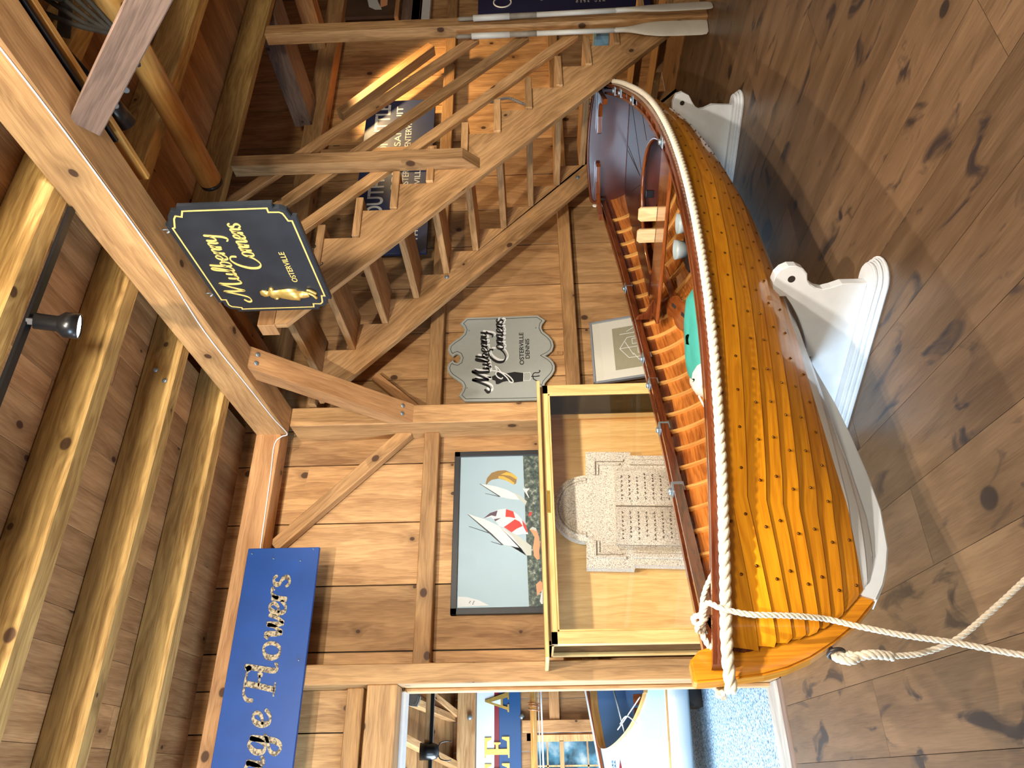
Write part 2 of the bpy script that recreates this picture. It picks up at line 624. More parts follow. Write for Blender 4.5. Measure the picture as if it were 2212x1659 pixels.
# far wall: very wide upright sawn boards with dark gaps
wx = [.585, .837, 1.312, 1.802, 2.30, 2.62, 3.096, 3.582, 4.09, 4.58, 5.05, 5.522, 6.05, 6.639, 7.15, 7.65, 8.2, 8.7, 9.4]
wb = MB()
for a, b in zip(wx, wx[1:]):
    top = 4.1 if a < 2.6 else 5.6
    wb.box((a + .005, 5.39, 0), (b - .005, 5.42, top), grain=2, bev=.002)
for a, b in zip([-2.2, -1.75, -1.3, -.85, -.4, .02, .31], [-1.75, -1.3, -.85, -.4, .02, .31, .585]):
    wb.box((a + .005, 5.39, 2.56 if b > -1.25 else 0), (b - .003, 5.42, 4.1), grain=2, bev=.002)
struct('wall_back', wb, 'board', 'wide upright sawn pine boards of the far wall')
bk = MB()  # dark sheet added to blacken the board gaps and stop light leaking through
bk.box((.6, 5.422, 0), (9.4, 5.44, 5.6), bev=0)
bk.box((-1.2, 5.422, 2.56), (.6, 5.44, 4.1), bev=0)
bk.box((-2.2, 5.422, 0), (-1.25, 5.44, 4.1), bev=0)
struct('wall_back', bk, 'dark', 'dark backing sheet added behind the upright boards to keep the gaps black').name = 'wall_backing_sheet'

# ceiling planks over the joists
ce = MB()
x = -2.6
while x < 9.3:
    w = R.uniform(.17, .24)
    yend = 5.39 if x < 2.60 else 3.86
    y = -.6 - R.uniform(0, 1.5)
    while y < yend:
        y2 = min(y + R.uniform(1.6, 3.2), yend)
        ce.box((x + .001, y + .001, 4.03), (min(x + w, 2.69 if x < 2.69 else 99) - .001, y2 - .001, 4.055), grain=1, bev=.001)
        y = y2
    x = min(x + w, 2.69) if x < 2.69 else x + w
struct('ceiling', ce, 'pine_brown', 'brown pine planks laid over the ceiling joists')
up = MB()
for k in range(14):
    up.box((2.6 + .5 * k, 3.86, 5.55), (3.098 + .5 * k, 5.5, 5.58), grain=1, bev=0)
up.box((2.60, 3.83, 4.06), (9.5, 3.86, 5.58), bev=0)
up.box((2.60, 3.86, 4.06), (2.63, 5.39, 5.58), bev=0)
struct('ceiling', up, 'pine_brown', 'dark boards high over the open stairwell').name = 'ceiling_stairwell'
rf = MB()
rf.box((-2.6, -1.6, 4.06), (9.5, 5.42, 4.08), bev=0) if False else rf.box((-2.6, -2.1, 4.06), (2.59, 5.42, 4.08), bev=0)
rf.box((2.6, -2.1, 4.06), (9.5, 3.82, 4.08), bev=0)
struct('ceiling', rf, 'dark', 'dark upper floor over the ceiling planks').name = 'ceiling_backing'


def timber(name, lo, hi, g, mat, label, cat, bev=.006):
    return struct(name, MB().box(lo, hi, grain=g, bev=bev), mat, label, cat)


# frame of the barn
M['threshold'] = wood('worn_threshold', lin(150, 142, 134), lin(194, 188, 180), knot=.1)
timber('ceiling_beam', (2.457, -.8, 3.553), (2.69, 5.11, 3.808), 1, 'pine', 'heavy pine tie beam running from the viewer to the centre post', 'beam')
timber('post', (2.527, 5.10, 0), (2.693, 5.388, 3.55), 2, 'pine', 'pine centre post under the tie beam between blue picture and grey sign', 'post')
timber('post', (.583, 5.10, 0), (.715, 5.388, 3.60), 2, 'pine', 'pine door post at the right side of the doorway', 'post')
timber('beam', (-2.2, 5.10, 3.61), (2.527, 5.28, 3.81), 0, 'pine_brown', 'wall plate beam behind the top of the blue flower sign', 'beam')
timber('beam', (2.70, 5.10, 3.70), (9.3, 5.28, 3.90), 0, 'pine', 'wall plate beam above the stairs', 'beam')
timber('girt_beam', (.715, 5.28, 2.358), (2.527, 5.388, 2.481), 0, 'pine', 'horizontal girt above the framed sailing picture', 'beam')
timber('girt_beam', (2.693, 5.28, 2.358), (9.3, 5.388, 2.481), 0, 'pine', 'horizontal girt above the grey shield sign passing behind the stairs', 'beam')
timber('girt_beam', (2.693, 5.28, 1.170), (9.3, 5.388, 1.288), 0, 'pine', 'horizontal girt below the grey shield sign', 'beam')
timber('girt_beam', (.715, 5.28, 1.170), (2.527, 5.388, 1.288), 0, 'pine', 'horizontal girt behind the display case', 'beam')
timber('girt_beam', (-2.2, 5.28, 2.807), (.583, 5.388, 2.924), 0, 'pine', 'short horizontal girt just above the doorway header', 'beam')
timber('door_header', (-1.4, 5.10, 2.543), (.583, 5.30, 2.745), 0, 'pine', 'thick pine header over the doorway', 'beam')
timber('trim_1', (-1.4, 5.30, 2.515), (.56, 5.44, 2.555), 0, 'white', 'thin white strip along the top of the doorway', 'trim')
timber('trim_2', (.556, 5.34, 0), (.582, 5.44, 2.54), 2, 'jamb', 'pale pine jamb board on the door post', 'trim')
timber('trim_3', (-1.4, 5.20, -.03), (.585, 5.44, .006), 0, 'threshold', 'worn pale grey threshold board of the doorway', 'trim')
timber('trim_4', (-1.4, 5.095, -.03), (.585, 5.19, .004), 0, 'grey_timber', 'narrow dark strip beside the threshold board', 'trim')
timber('post', (5.62, 5.16, 2.49), (5.75, 5.388, 3.70), 2, 'pine', 'short stud behind the stairs above the girt', 'post')

# joists left of the tie beam, nearest first, and those right of it
for n, (a, b) in enumerate(((1.70, 1.81), (2.375, 2.49), (3.075, 3.19), (3.757, 3.855), (4.43, 4.54))):
    lab = ('pine ceiling joist nearest the viewer above the track', 'pine ceiling joist carrying the black lighting track',
           'pine ceiling joist second behind the lighting track', 'pine ceiling joist with two bolt heads beside the tie beam', 'pine ceiling joist closest to the far wall')[n]
    timber('ceiling_joist', (-2.5, a, 3.81), (2.70, b, 4.028), 0, 'pine_yellow', lab, 'joist')
for n, (a, b) in enumerate(((1.42, 1.52), (2.15, 2.25), (2.90, 3.0), (3.77, 3.842))):
    lab = ('ceiling joist at the top right corner beside the grey brace', 'ceiling joist right of the tie beam above the spar', 'ceiling joist crossing behind the middle of the hanging spar', 'long yellow joist at the edge of the stairwell')[n]
    timber('ceiling_joist', (2.70, a, 3.81), (9.2, b, 4.028), 0, 'pine_yellow', lab, 'joist')
timber('header_beam', (6.05, 3.86, 3.812), (6.40, 5.12, 4.0), 1, 'grey_timber', 'wide grey timber from the stairwell joist to the wall plate', 'beam')
timber('header_beam', (7.3, 3.86, 3.812), (7.5, 5.12, 4.0), 1, 'pine', 'pine timber further right across the stairwell', 'beam')

# braces
br = MB()
br.prism([(4.12, 3.598), (4.31, 3.598), (5.10, 2.75), (5.10, 2.55)], 2.70, 2.53, Matrix(((0, 0, 1, 0), (1, 0, 0, 0), (0, 1, 0, 0), (0, 0, 0, 1))), bev=.006)
# grain along the brace
c45 = math.cos(math.radians(-46.8)), math.sin(math.radians(-46.8))
bo = tag(br.build('knee_brace', 'pine_brown'), 'bolted knee brace from tie beam down to the centre post', 'brace', kind='structure')
for l, uvd in ((bo.data.uv_layers[0], None),):
    for d in l.data:
        u, v = d.uv
bl = bo.data
uvl = bl.uv_layers[0].data
for poly in bl.polygons:
    for li in poly.loop_indices:
        co = bl.vertices[bl.loops[li].vertex_index].co
        along = co.y * .69 - co.z * .72
        uvl[li].uv = (along + 3.3, (co.x if abs(poly.normal.x) < .5 else co.y * .72 + co.z * .69) + 7.1)


def bolt(name, p, n, r, parent=None, label=None, group=None):
    n = V(n).normalized()
    a = n.orthogonal()
    mt = frame(V(p), a, n.cross(a))
    mb = MB()
    mb.lathe([(r, -.004), (r, .004), (r * .86, .007), (0.0005, .008)], mt, 14)
    mb.lathe([(r * .62, .006), (r * .6, .012), (0.0005, .014)], mt, 6, smooth=False)
    o = mb.build(name, 'steel', parent)
    return o


ndir = V((0, -.72, -.69))
for (yy, zz, xx) in ((4.20, 3.512, 2.65), (4.20, 3.512, 2.58), (5.03, 2.627, 2.65), (5.03, 2.627, 2.58)):
    bolt('bolt', (xx, yy, zz), ndir, .017, bo)
b2 = MB().beam((1.60, 5.325, 3.60), (2.555, 5.325, 2.62), .10, .085, (0, 1, 0))
struct('wall_brace', b2, 'pine', 'slanting brace flat on the wall from plate beam to centre post', 'brace')
b3 = MB().beam((2.615, 2.11, 3.53), (2.615, 1.02, 2.44), .13, .17, (1, 0, 0))
o3 = struct('knee_brace', b3, 'grey_timber', 'grey knee brace at the top right running down toward the viewer', 'brace')
for (yy, zz) in ((2.05, 3.36), (2.13, 3.45)):
    bolt('bolt', (2.705, yy, zz), (1, 0, 0), .017, o3)
b4 = MB().beam((2.72, 5.33, 2.52), (3.1, 5.33, 2.95), .08, .07, (0, 1, 0))
struct('wall_brace', b4, 'pine_brown', 'small dark brace on the wall behind the bottom of the knee brace', 'brace')
for i, (xx, yy) in enumerate(((2.2, 3.84), (2.28, 3.775))):
    t = thing('bolt', ('bolt head under the ceiling joist nearer the viewer', 'bolt head under the ceiling joist nearer the wall')[i] + ' by the tie beam', 'bolt', (xx, 3.757, 3.86 + .07 * i), 'bolt heads on the joist')
    bolt('bolt_head', (xx, 3.756, 3.865 + .075 * i), (0, -1, 0), .016, t)

rw = MB()
for k in range(26):
    rw.box((9.40, -2.6 + .31 * k, 0), (9.43, -2.293 + .31 * k, 5.6), grain=2, bev=0)
struct('wall_right', rw, 'board', 'board wall far to the right of the stairs')
# white cable stapled along the tie beam and the wall plate
cb = MB()
cp = [(2.45, 1.3, 3.60), (2.452, 1.63, 3.575), (2.45, 2.15, 3.558), (2.452, 2.94, 3.565), (2.45, 3.6, 3.60), (2.452, 4.3, 3.585), (2.45, 4.8, 3.57), (2.455, 5.08, 3.552), (2.43, 5.09, 3.60), (2.36, 5.092, 3.645), (2.1, 5.092, 3.635), (1.8, 5.092, 3.628), (1.50, 5.092, 3.62)]
cb.tube(spline(cp, 6), .0045, 6)
tag(cb.build('cable', 'cable'), 'thin white cable running along the tie beam corner to the wall', 'cable')

# ================================================================== THE ROWING BOAT
BX, BY, BA, BL = .271, 2.294, .454, 5.319
bu = V((math.cos(BA), math.sin(BA), 0))
bw = V((-math.sin(BA), math.cos(BA), 0))


def BP(s, t, z):
    return V((BX, BY, 0)) + bu * s + bw * t + V((0, 0, z))


def ip(x, xs_, ys_):
    if x <= xs_[0]:
        return ys_[0]
    for a, b, c, d in zip(xs_, xs_[1:], ys_, ys_[1:]):
        if x <= b:
            return c + (d - c) * (x - a) / (b - a)
    return ys_[-1]


def ip3(x, kn, y):
    n = len(kn)
    m = [(y[min(i + 1, n - 1)] - y[max(i - 1, 0)]) / (kn[min(i + 1, n - 1)] - kn[max(i - 1, 0)]) for i in range(n)]
    i = max(0, min(n - 2, sum(1 for k in kn if k <= x) - 1))
    h = kn[i + 1] - kn[i]
    q = (x - kn[i]) / h
    return (2 * q ** 3 - 3 * q * q + 1) * y[i] + (q ** 3 - 2 * q * q + q) * h * m[i] + (-2 * q ** 3 + 3 * q * q) * y[i + 1] + (q ** 3 - q * q) * h * m[i + 1]


KN = [0, .12, .25, .45, .65, .85, 1.0]
BK = [.03, .322, .547, .734, .769, .66, .527]
KS = [-.03, .049, .059, .074, .104, .135, .186, .256, .311, .4, .556, .9, 1.34, 1.7, 3.5, 4.6, 5.32]
KZ = [1.1, 1.004, .943, .883, .784, .717, .641, .563, .51, .455, .406, .358, .308, .28, .26, .29, .36]


def sheer(s):
    T = s / BL
    return 1.078 - .867 * T + .677 * T * T


def half(s):
    return ip3(max(0, min(1, s / BL)), KN, BK)


def sec(s, v, off=0.0):
    T = s / BL
    b, zs, zk = half(s), sheer(s), ip(s, KS, KZ)
    m = ip(T, [0, .1, .45, .8, 1], [1.75, 1.57, 1.02, 1.02, 1.05])
    th = PI / 2 * max(0.0, min(1.0, v))
    t = .022 + (b - .022) * math.sin(th) ** m
    z = zk + (zs - zk) * (1 - math.cos(th) ** m if v < 1 else 1)
    if off:
        e = 1e-3
        va, vb = max(0, v - e), min(1, v + e)
        t1, z1 = sec(s, va)
        t2, z2 = sec(s, vb)
        dt, dz = t2 - t1, z2 - z1
        l = math.hypot(dt, dz) or 1
        t += off * dz / l
        z -= off * dt / l
    return max(t, .004), z


boat = thing('rowing_boat', 'varnished wooden lapstrake rowing boat with white bottom standing on white chocks', 'boat', BP(2.6, 0, 0))
SS = [.06 + .0125 * k for k in range(24)] + [.37, .42, .5, .6, .7, .8, .9, 1.0] + [1.2 + .2 * k for k in range(20)] + [5.1, 5.25, BL]
VB = [0, .10, .2, .29, .39, .47, .55, .62, .69, .775, .86, 1.0]
# where each plank edge lands on the stem (heights), lowest first; the keel and the sheer are not listed
ZST = [None, .47, .515, .56, .632, .685, .73, .779, .825, .878, .938, None]


def vinv(s, z):
    lo, hi = 0.0, 1.0
    if z <= sec(s, 0)[1]:
        return 0.0
    for _ in range(26):
        m = (lo + hi) / 2
        if sec(s, m)[1] < z:
            lo = m
        else:
            hi = m
    return lo


def edge(i, s):
    """plank edge i at station s as a fraction of the girth"""
    v = VB[i]
    if ZST[i] is None or s >= .5:
        return v
    zs_ = ZST[i]
    si_ = .3
    for a_, b_, c_, d_ in zip(KS, KS[1:], KZ, KZ[1:]):
        if c_ >= zs_ >= d_:
            si_ = a_ + (b_ - a_) * (c_ - zs_) / (c_ - d_)
            break
    if s <= si_:
        return 0.0
    z5 = sec(.5, v)[1]
    f = (s - si_) / (.5 - si_)
    z = zs_ + (z5 - zs_) * f - .010 * math.sin(PI * f) * 0
    return vinv(s, z)


# planking: varnish above the waterline, white paint below it
hm = M['varnish'].copy()
hm.name = 'planking_varnish_over_white_bottom'
nt = hm.node_tree
bs = nt.nodes['Principled BSDF']
old = bs.inputs['Base Color'].links[0].from_socket
pa = N(nt, 'ShaderNodeAttribute', attribute_name='paint').outputs['Fac']
cut = math_(nt, 'LESS_THAN', pa, 0.0)
nt.links.new(mixc(nt, cut, old, lin(216, 222, 226)), bs.inputs['Base Color'])
M['planking'] = hm


def waterline(s):
    return ip(s, [.25, .57, 1.2, 1.6, 2.5, 5.3], [.535, .485, .44, .415, .40, .42])


def planks(side, off0, off1, lo_i, hi_i, smoothv=4, tones=None):
    mb = MB()
    pl = mb.bm.verts.layers.float.new('paint')
    for i in range(lo_i, hi_i):
        rows = []
        for s in SS:
            e0, e1 = edge(i, s), edge(i + 1, s)
            if e1 <= .002:
                continue
            v0 = max(0, e0 - (.012 if i else 0))
            rows.append([BP(s, side * sec(s, v0 + (e1 - v0) * q / smoothv, off0 + (off1 - off0) * q / smoothv)[0], sec(s, v0 + (e1 - v0) * q / smoothv, off0 + (off1 - off0) * q / smoothv)[1]) for q in range(smoothv + 1)])
        mb.grid(rows, tone=(tones[i] if tones else None), smooth=True, flip=(side > 0))
    for v in mb.bm.verts:
        d = v.co - V((BX, BY, 0))
        v[pl] = v.co.z - waterline(d.dot(bu))
    return mb


tn = [.5, .5, .5, .35, .5, .34, .62, .42, .58, .92, .30]
for side in (-1, 1):
    o = planks(side, .011, .0, 0, len(VB) - 1, tones=tn).build('planking', 'planking', boat)
    o['label'] = 'overlapping varnished planks of the ' + ('near' if side < 0 else 'far') + ' side'
    planks(side, -.012, -.014, 0, len(VB) - 2, tones=[.4, .5, .3, .6, .4, .7, .45, .6, .35, .62, .0]).build('inner_planking', 'cedar_in', boat)
    planks(side, -.012, -.014, len(VB) - 2, len(VB) - 1, tones=[.3] * 11).build('inner_sheer_strake', 'mahogany', boat)

# rivets along the laps
spots_ = []
for i in range(2, len(VB) - 1):
    for k in range(1, 34):
        s = .1 + .155 * k + (.03 if i % 2 else 0)
        if s > 5.2 or s < .2 or edge(i, s) < .03:
            continue
        v = edge(i, s) + .014
        tt, z = sec(s, v, .012)
        if z < waterline(s) + .02:
            continue
        t2, z2 = sec(s, v, .02)
        p = BP(s, -tt, z)
        spots_.append(((p - V((0, 0, EYE))).length, p, (BP(s, -t2, z2) - p).normalized()))
spots_.sort(key=lambda e: e[0])
rest = MB()
for j, (_, p, n) in enumerate(spots_):
    mb = MB() if j < 100 else rest
    a = bu - n * bu.dot(n)
    mb.lathe([(.0052, -.004), (.005, .0012), (.0025, .0018)], frame(p, a, n.cross(a)), 8)
    if j < 100:
        mb.build('rivet', 'copper', boat)
ro = rest.build('rivets', 'copper', boat)
ro['kind'] = 'stuff'

# stem and keel
so = [(-.033, 1.133), (-.028, 1.064), (-.012, .931), (.007, .857), (.04, .778), (.091, .69), (.159, .593), (.245, .5), (.30, .455)]
si = [(0.361, .50), (0.327, .525), (0.272, .575), (0.202, .65), (0.151, .725), (0.120, .79), (0.090, .885), (0.078, .943), (0.072, 1.004), (0.062, 1.045), (0.085, 1.075), (0.075, 1.105), (0.040, 1.14), (-.028, 1.143)]
fm = frame(BP(0, 0, 0), bu, V((0, 0, 1)))      # local z = -bw
sb = MB()
sb.prism(so + si, -.021, .021, fm, grain=1, bev=.006)
sb.build('stem', 'varnish_stem', boat)
ko = [(.24, .502), (.30, .455), (.367, .416), (.458, .373), (.647, .319), (.848, .289), (1.093, .262), (1.3, .246), (1.7, .236), (3.5, .236), (BL, .236)]
ki = [(s, ip(s, KS, KZ) + .02) for s in (BL - .02, 4.6, 3.5, 2.6, 1.7, 1.34, .9, .7, .556, .4, .32, .27)]
MB().prism(ko + ki, -.026, .026, fm, bev=.005).build('keel', 'white_hull', boat)

# transom
tp = []
for k in range(0, 21):
    t, z = sec(BL, k / 20, .004)
    tp.append((t, z))
top = [(.50, .965), (.40, .985), (.2, 1.005), (0, 1.012), (-.2, 1.005), (-.40, .985), (-.50, .965)]
out = [(-t, z) for t, z in tp] + top[::-1] + tp[::-1]
out = [p for i, p in enumerate(out) if i == 0 or abs(p[0] - out[i - 1][0]) + abs(p[1] - out[i - 1][1]) > 1e-4]
ft = frame(BP(BL, 0, 0), bw, V((0, 0, 1)))
trn = MB().prism(out, -.005, .028, ft, grain=0, bev=.003).build('transom', 'darkred', boat)
ea = MB()
ea.tube(spline([BP(BL - .012, t, z) for t, z in [(.535, .90)] + top + [(-.535, .90)]], 5), .012, 8)
ea.build('transom_cap', 'mahogany', boat)

# rails
SR = [.0 + .05 * k for k in range(0, 106)] + [BL]


def rail(side, dt0, dt1, dz0, dz1, name, mat, s0=0.0, s1=BL, label=None):
    mb = MB()
    rows = []
    for s in SR:
        if s < s0 or s > s1:
            continue
        b, z = half(s), sheer(s)
        q = [(dt0, dz0), (dt1, dz0), (dt1, dz1), (dt0, dz1), (dt0, dz0)]
        rows.append([BP(s, side * (b + a), z + c) for a, c in q])
    mb.grid(rows, smooth=False, flip=(side < 0))
    for r, fl in ((rows[0], 0), (rows[-1], 1)):
        vs = [mb.bm.verts.new(p) for p in r[:4]]
        mb.bm.faces.new(vs[::-1] if fl else vs)
    bmesh.ops.recalc_face_normals(mb.bm, faces=mb.bm.faces[:])
    return mb.build(name, mat, boat)


for side in (-1, 1):
    rail(side, -.004, .026, -.038, .008, 'gunwale', 'mahogany')
    rail(side, -.062, -.044, -.040, .004, 'inwale', 'mahogany', .30, BL - .05)
    for k in range(24):
        s = .34 + .2 * k
        if s > BL - .15:
            continue
        c = BP(s, side * (half(s) - .028), sheer(s) - .019)
        MB().box((-.03, -.018, -.016), (.03, .018, .016), frame(c, bu, bw), bev=.002).build('rail_block', 'mahogany', boat)

# ribs
for k in range(24):
    s = .36 + .2 * k
    if s > 5.1:
        continue
    mb = MB()
    for side in (-1, 1):
        rows = []
        for q in range(0, 15):
            v = .10 + (.93 - .10) * q / 14
            r = []
            for ds, of in ((-.011, -.012), (-.011, -.030), (.011, -.030), (.011, -.012), (-.011, -.012)):
                t, z = sec(s + ds, v, of)
                r.append(BP(s + ds, side * max(t, .02), z))
            rows.append(r)
        mb.grid(rows, smooth=False, tone=.5)
        vs = [mb.bm.verts.new(p) for p in rows[-1][:4]]
        mb.bm.faces.new(vs)
    bmesh.ops.recalc_face_normals(mb.bm, faces=mb.bm.faces[:])
    mb.build('rib', 'rib', boat)

# thwart risers
for side in (-1, 1):
    mb = MB()
    rows = []
    for s in [.55 + .1 * k for k in range(43)]:
        t, z = sec(s, .60, -.032)
        rows.append([BP(s, side * (t + a), z + c) for a, c in ((0, -.028), (-.018, -.028), (-.018, .028), (0, .028), (0, -.028))])
    mb.grid(rows, smooth=False)
    bmesh.ops.recalc_face_normals(mb.bm, faces=mb.bm.faces[:])
    mb.build('riser', 'cedar_in', boat)

# floor boards, centre case, thwarts, stern seat
for j in range(-1, 2):
    mb = MB()
    mb.box((1.65 if j else 1.3, -.052, 0), (4.3, .052, .014), frame(BP(0, j * .112, .375), bu, bw), bev=.003)
    mb.build('floorboard', 'cedar_in', boat)
mb = MB().box((1.95, -.035, .389), (2.95, .035, .52), frame(BP(0, 0, 0), bu, bw), bev=.006)
mb.build('keel_case', 'varnish', boat)
th = MB()
hb = .66
th.box((3.215, -hb, .655), (3.53, hb, .682), frame(BP(0, 0, 0), bu, bw), grain=1, bev=.008)
th.build('thwart', 'thwart', boat)
for side in (-1, 1):
    kn = MB()
    kn.prism([(0, 0), (.16, 0), (.05, .05), (.03, .10), (0, .12)], -.012, .012, frame(BP(3.37, side * .70, .683), bw * -side, V((0, 0, 1))), bev=.003)
    kn.build('thwart_knee', 'mahogany', boat)
# U shaped stern seat
st_ = MB()
inner = [(3.72, .50), (4.0, .44), (4.25, .30), (4.36, .12), (4.38, 0)]
ut = []
for s, t in inner:
    ut.append((s, t))
ut2 = [(s, -t) for s, t in inner[:-1]][::-1]
outer = [(s, half(s) - .055) for s in (3.72, 3.9, 4.1, 4.3, 4.5, 4.7, 4.9, 5.1, 5.29)]
poly = ut + ut2 + [(s, -t) for s, t in outer] + outer[::-1]
fs_ = frame(BP(0, 0, .632), bu, bw)
st_.prism(poly, 0, .022, fs_, grain=0, bev=.004)
sto = st_.build('stern_seat', 'seat_wood', boat)
for sg in (-1, 1):
    for s0_, s1_, t0_, t1_ in ((4.45, 5.2, .06, .42), (4.5, 5.25, .0, .02), (4.3, 4.8, .34, .56)):
        MB().beam(BP(s0_, sg * t0_, .6545), BP(s1_, sg * t1_, .6545), .006, .002, bev=0).build('seat_seam', 'dark', sto)
lip = MB()
lp = [BP(s, t, .650) for s, t in ut] + [BP(s, t, .650) for s, t in ut2]
lip.tube(spline(lp, 5), .012, 8)
lip.build('seat_lip', 'thwart', boat)
pn = MB()
pn.prism([(-.36, .632), (.36, .632), (.33, .56), (.2, .50), (0, .475), (-.2, .50), (-.33, .56)], 0, .016, frame(BP(4.43, 0, 0), bw, V((0, 0, 1))), grain=0)
pno = pn.build('seat_front_panel', 'darkred', boat)
ht = MB()
ht.box((.10, .545, -.012), (.16, .605, .001), frame(BP(4.43, 0, 0), bw, V((0, 0, 1))), bev=.002)
ht.build('hatch_catch', 'black', pno)
# quarter knees
for side in (-1, 1):
    q = MB()
    pts = [(0, 0), (.42, .03), (.40, -.02), (.2, -.05), (.09, -.10), (.06, -.2), (.06, -.34), (.02, -.36), (0, -.2)]
    fq = frame(BP(BL - .03, side * (half(BL) - .035), sheer(BL) + .03), -bu, bw * side)
    q.prism(pts, -.02, .02, fq, bev=.004)
    q.build('quarter_knee', 'thwart', boat)
bh = MB()
bh.prism([(.10, 0), (.42, .21), (.36, .215), (.24, .10), (.22, 0), (.24, -.10), (.36, -.215), (.42, -.21)], -.045, -.02, frame(BP(0, 0, 1.03), bu, bw), bev=.004)
bh.build('breasthook', 'thwart', boat)
# oarlock sockets
for side, ss in ((-1, (2.85, 4.05, 4.55, 4.8)), (1, (2.0, 2.55, 2.9, 3.9, 1.35))):
    for s in ss:
        o_ = MB()
        b, z = half(s), sheer(s)
        mt = frame(BP(s, side * (b - .02), z + .006), bu, bw)
        o_.box((-.035, -.035, -.004), (.035, .03, .005), mt, bev=.002)
        o_.lathe([(.017, .004), (.017, .018), (.012, .02), (.012, .006)], mt, 12)
        o_.box((-.03, -.04, -.055), (.03, -.034, .0), mt, bev=.001)
        o_.build('oarlock_socket', 'steel', boat)
# stern cleat ring and bow eye
ry = MB()
rc = BP(BL - .02, .545, sheer(BL) + .04)
ry.tube([rc + (V((0, 0, 1)) * math.sin(a) + bu * math.cos(a)) * .022 for a in [2 * PI * k / 16 for k in range(16)]], .009, 8, closed=True)
ry.build('rope_eye', 'cloth', boat)


def rope3(mb, pts, rad, pitch, step=.012, seg=7):
    """three strand laid rope along a polyline"""
    pts = [V(p) for p in pts]
    L = [0]
    for a, b in zip(pts, pts[1:]):
        L.append(L[-1] + (b - a).length)
    n = max(4, int(L[-1] / step))
    fine = []
    j = 0
    for i in range(n + 1):
        d = L[-1] * i / n
        while j < len(pts) - 2 and L[j + 1] < d:
            j += 1
        f = (d - L[j]) / max(1e-9, L[j + 1] - L[j])
        fine.append(pts[j].lerp(pts[j + 1], f))
    fr = []
    prev = None
    for i in range(n + 1):
        t = (fine[min(i + 1, n)] - fine[max(i - 1, 0)]).normalized()
        if prev is None:
            s = t.cross(V((0, 0, 1)))
            if s.length < .1:
                s = t.cross(V((1, 0, 0)))
            s.normalize()
        else:
            s = (prev - t * prev.dot(t)).normalized()
        prev = s
        fr.append((fine[i], s, t.cross(s)))
    for k in range(3):
        tp_ = []
        for i, (p, s, q) in enumerate(fr):
            a = 2 * PI * (k / 3 + L[-1] * i / n / pitch)
            tp_.append(p + (s * math.cos(a) + q * math.sin(a)) * rad * .47)
        mb.tube(tp_, rad * .56, seg)
    return mb


def fender(side, s0, s1):
    pts = []
    n = 60
    for k in range(n + 1):
        s = s0 + (s1 - s0) * k / n
        s_ = max(0, s)
        pts.append(BP(s, side * (half(s_) + .045), sheer(s_) - .030))
    return pts


fe = MB()
rope3(fe, [BP(-.075, -.03, 1.046), BP(-.05, -.048, 1.046)] + fender(-1, -.02, BL - .02) + [BP(BL + .03, -.5, sheer(BL)), BP(BL + .045, -.4, .95)], .019, .115, .012)
fe.build('rope_fender', 'rope', boat)
fe = MB()
rope3(fe, fender(1, -.02, BL - .02), .019, .115, .02, 6)
fe.build('rope_fender', 'rope', boat)
ey = MB()
ec = BP(.066, 0, .690)
ey.tube([ec + (V((0, 0, 1)) * math.sin(a) + bw * math.cos(a)) * .024 for a in [2 * PI * k / 16 for k in range(16)]], .006, 8, closed=True)
ey.tube([BP(.13, 0, .70), BP(.08, 0, .70)], .007, 8)
ey.build('bow_eye', 'darkgrey', boat)

# painter ropes: one made fast on the near rail, one spliced to the bow eye
pr_ = MB()
kp = BP(.15, -.045, sheer(.15) + .022)
inb = [BP(.34, -.17, sheer(.34) - .09), BP(.30, -.13, sheer(.3) - .02), BP(.24, -.08, sheer(.24) + .02), BP(.17, -.05, sheer(.17) + .03)]
out_ = [BP(.15, -.08, sheer(.15) + .03), V((.470, 2.235, 1.078)), V((.445, 2.200, 1.045)), V((.426, 2.193, .97)), V((.424, 2.20, .90)), V((.423, 2.215, .825)), V((.421, 2.235, .764)), V((.418, 2.25, .719)), V((.396, 2.24, .645)), V((.364, 2.22, .526)), V((.338, 2.20, .397)), V((.295, 2.16, .236)), V((.25, 2.05, .07)), V((.2, 1.9, .012)), V((.0, 1.7, .012))]
rope3(pr_, spline(inb + out_, 8), .0095, .055, .008, 6)
kn_ = [kp + V((math.cos(a) * .026, math.sin(a) * .03, .018 * math.sin(2 * a) + .012)) for a in [2 * PI * k / 20 for k in range(21)]]
rope3(pr_, kn_, .0095, .055, .008, 6)
rope3(pr_, spline([kp, kp + bu * -.03 + bw * .015 + V((0, 0, .01)), kp + bu * -.075 + bw * .03 + V((0, 0, -.01))], 5), .0105, .055, .008, 6)
tag(pr_.build('painter_rope', 'rope'), 'thin cream rope knotted on the boat rail and hanging over the side to the floor', 'rope')
p2 = MB()
e0 = BP(.052, 0, .670)
lp = [e0 + V((.004, .0, .028)), e0 + V((-.008, -.02, .02)), e0 + V((-.014, -.03, -.004)), e0 + V((-.006, -.022, -.026)), e0 + V((.004, -.006, -.028)), e0 + V((.010, .004, .0))]
rope3(p2, spline(lp, 6, closed=True), .013, .05, .007, 6)
rope3(p2, spline([e0 + V((-.002, -.012, -.02)), V((.322, 2.29, .60)), V((.318, 2.31, .53))], 6), .015, .06, .008, 6)
rope3(p2, spline([V((.318, 2.305, .54)), V((.326, 2.32, .444)), V((.357, 2.30, .341)), V((.424, 2.27, .238)), V((.514, 2.22, .122)), V((.598, 2.15, .027)), V((.72, 2.05, .012)), V((.9, 1.9, .012))], 8), .0095, .055, .008, 6)
tag(p2.build('painter_rope', 'rope'), 'thin cream rope spliced to the metal eye on the boat stem', 'rope')

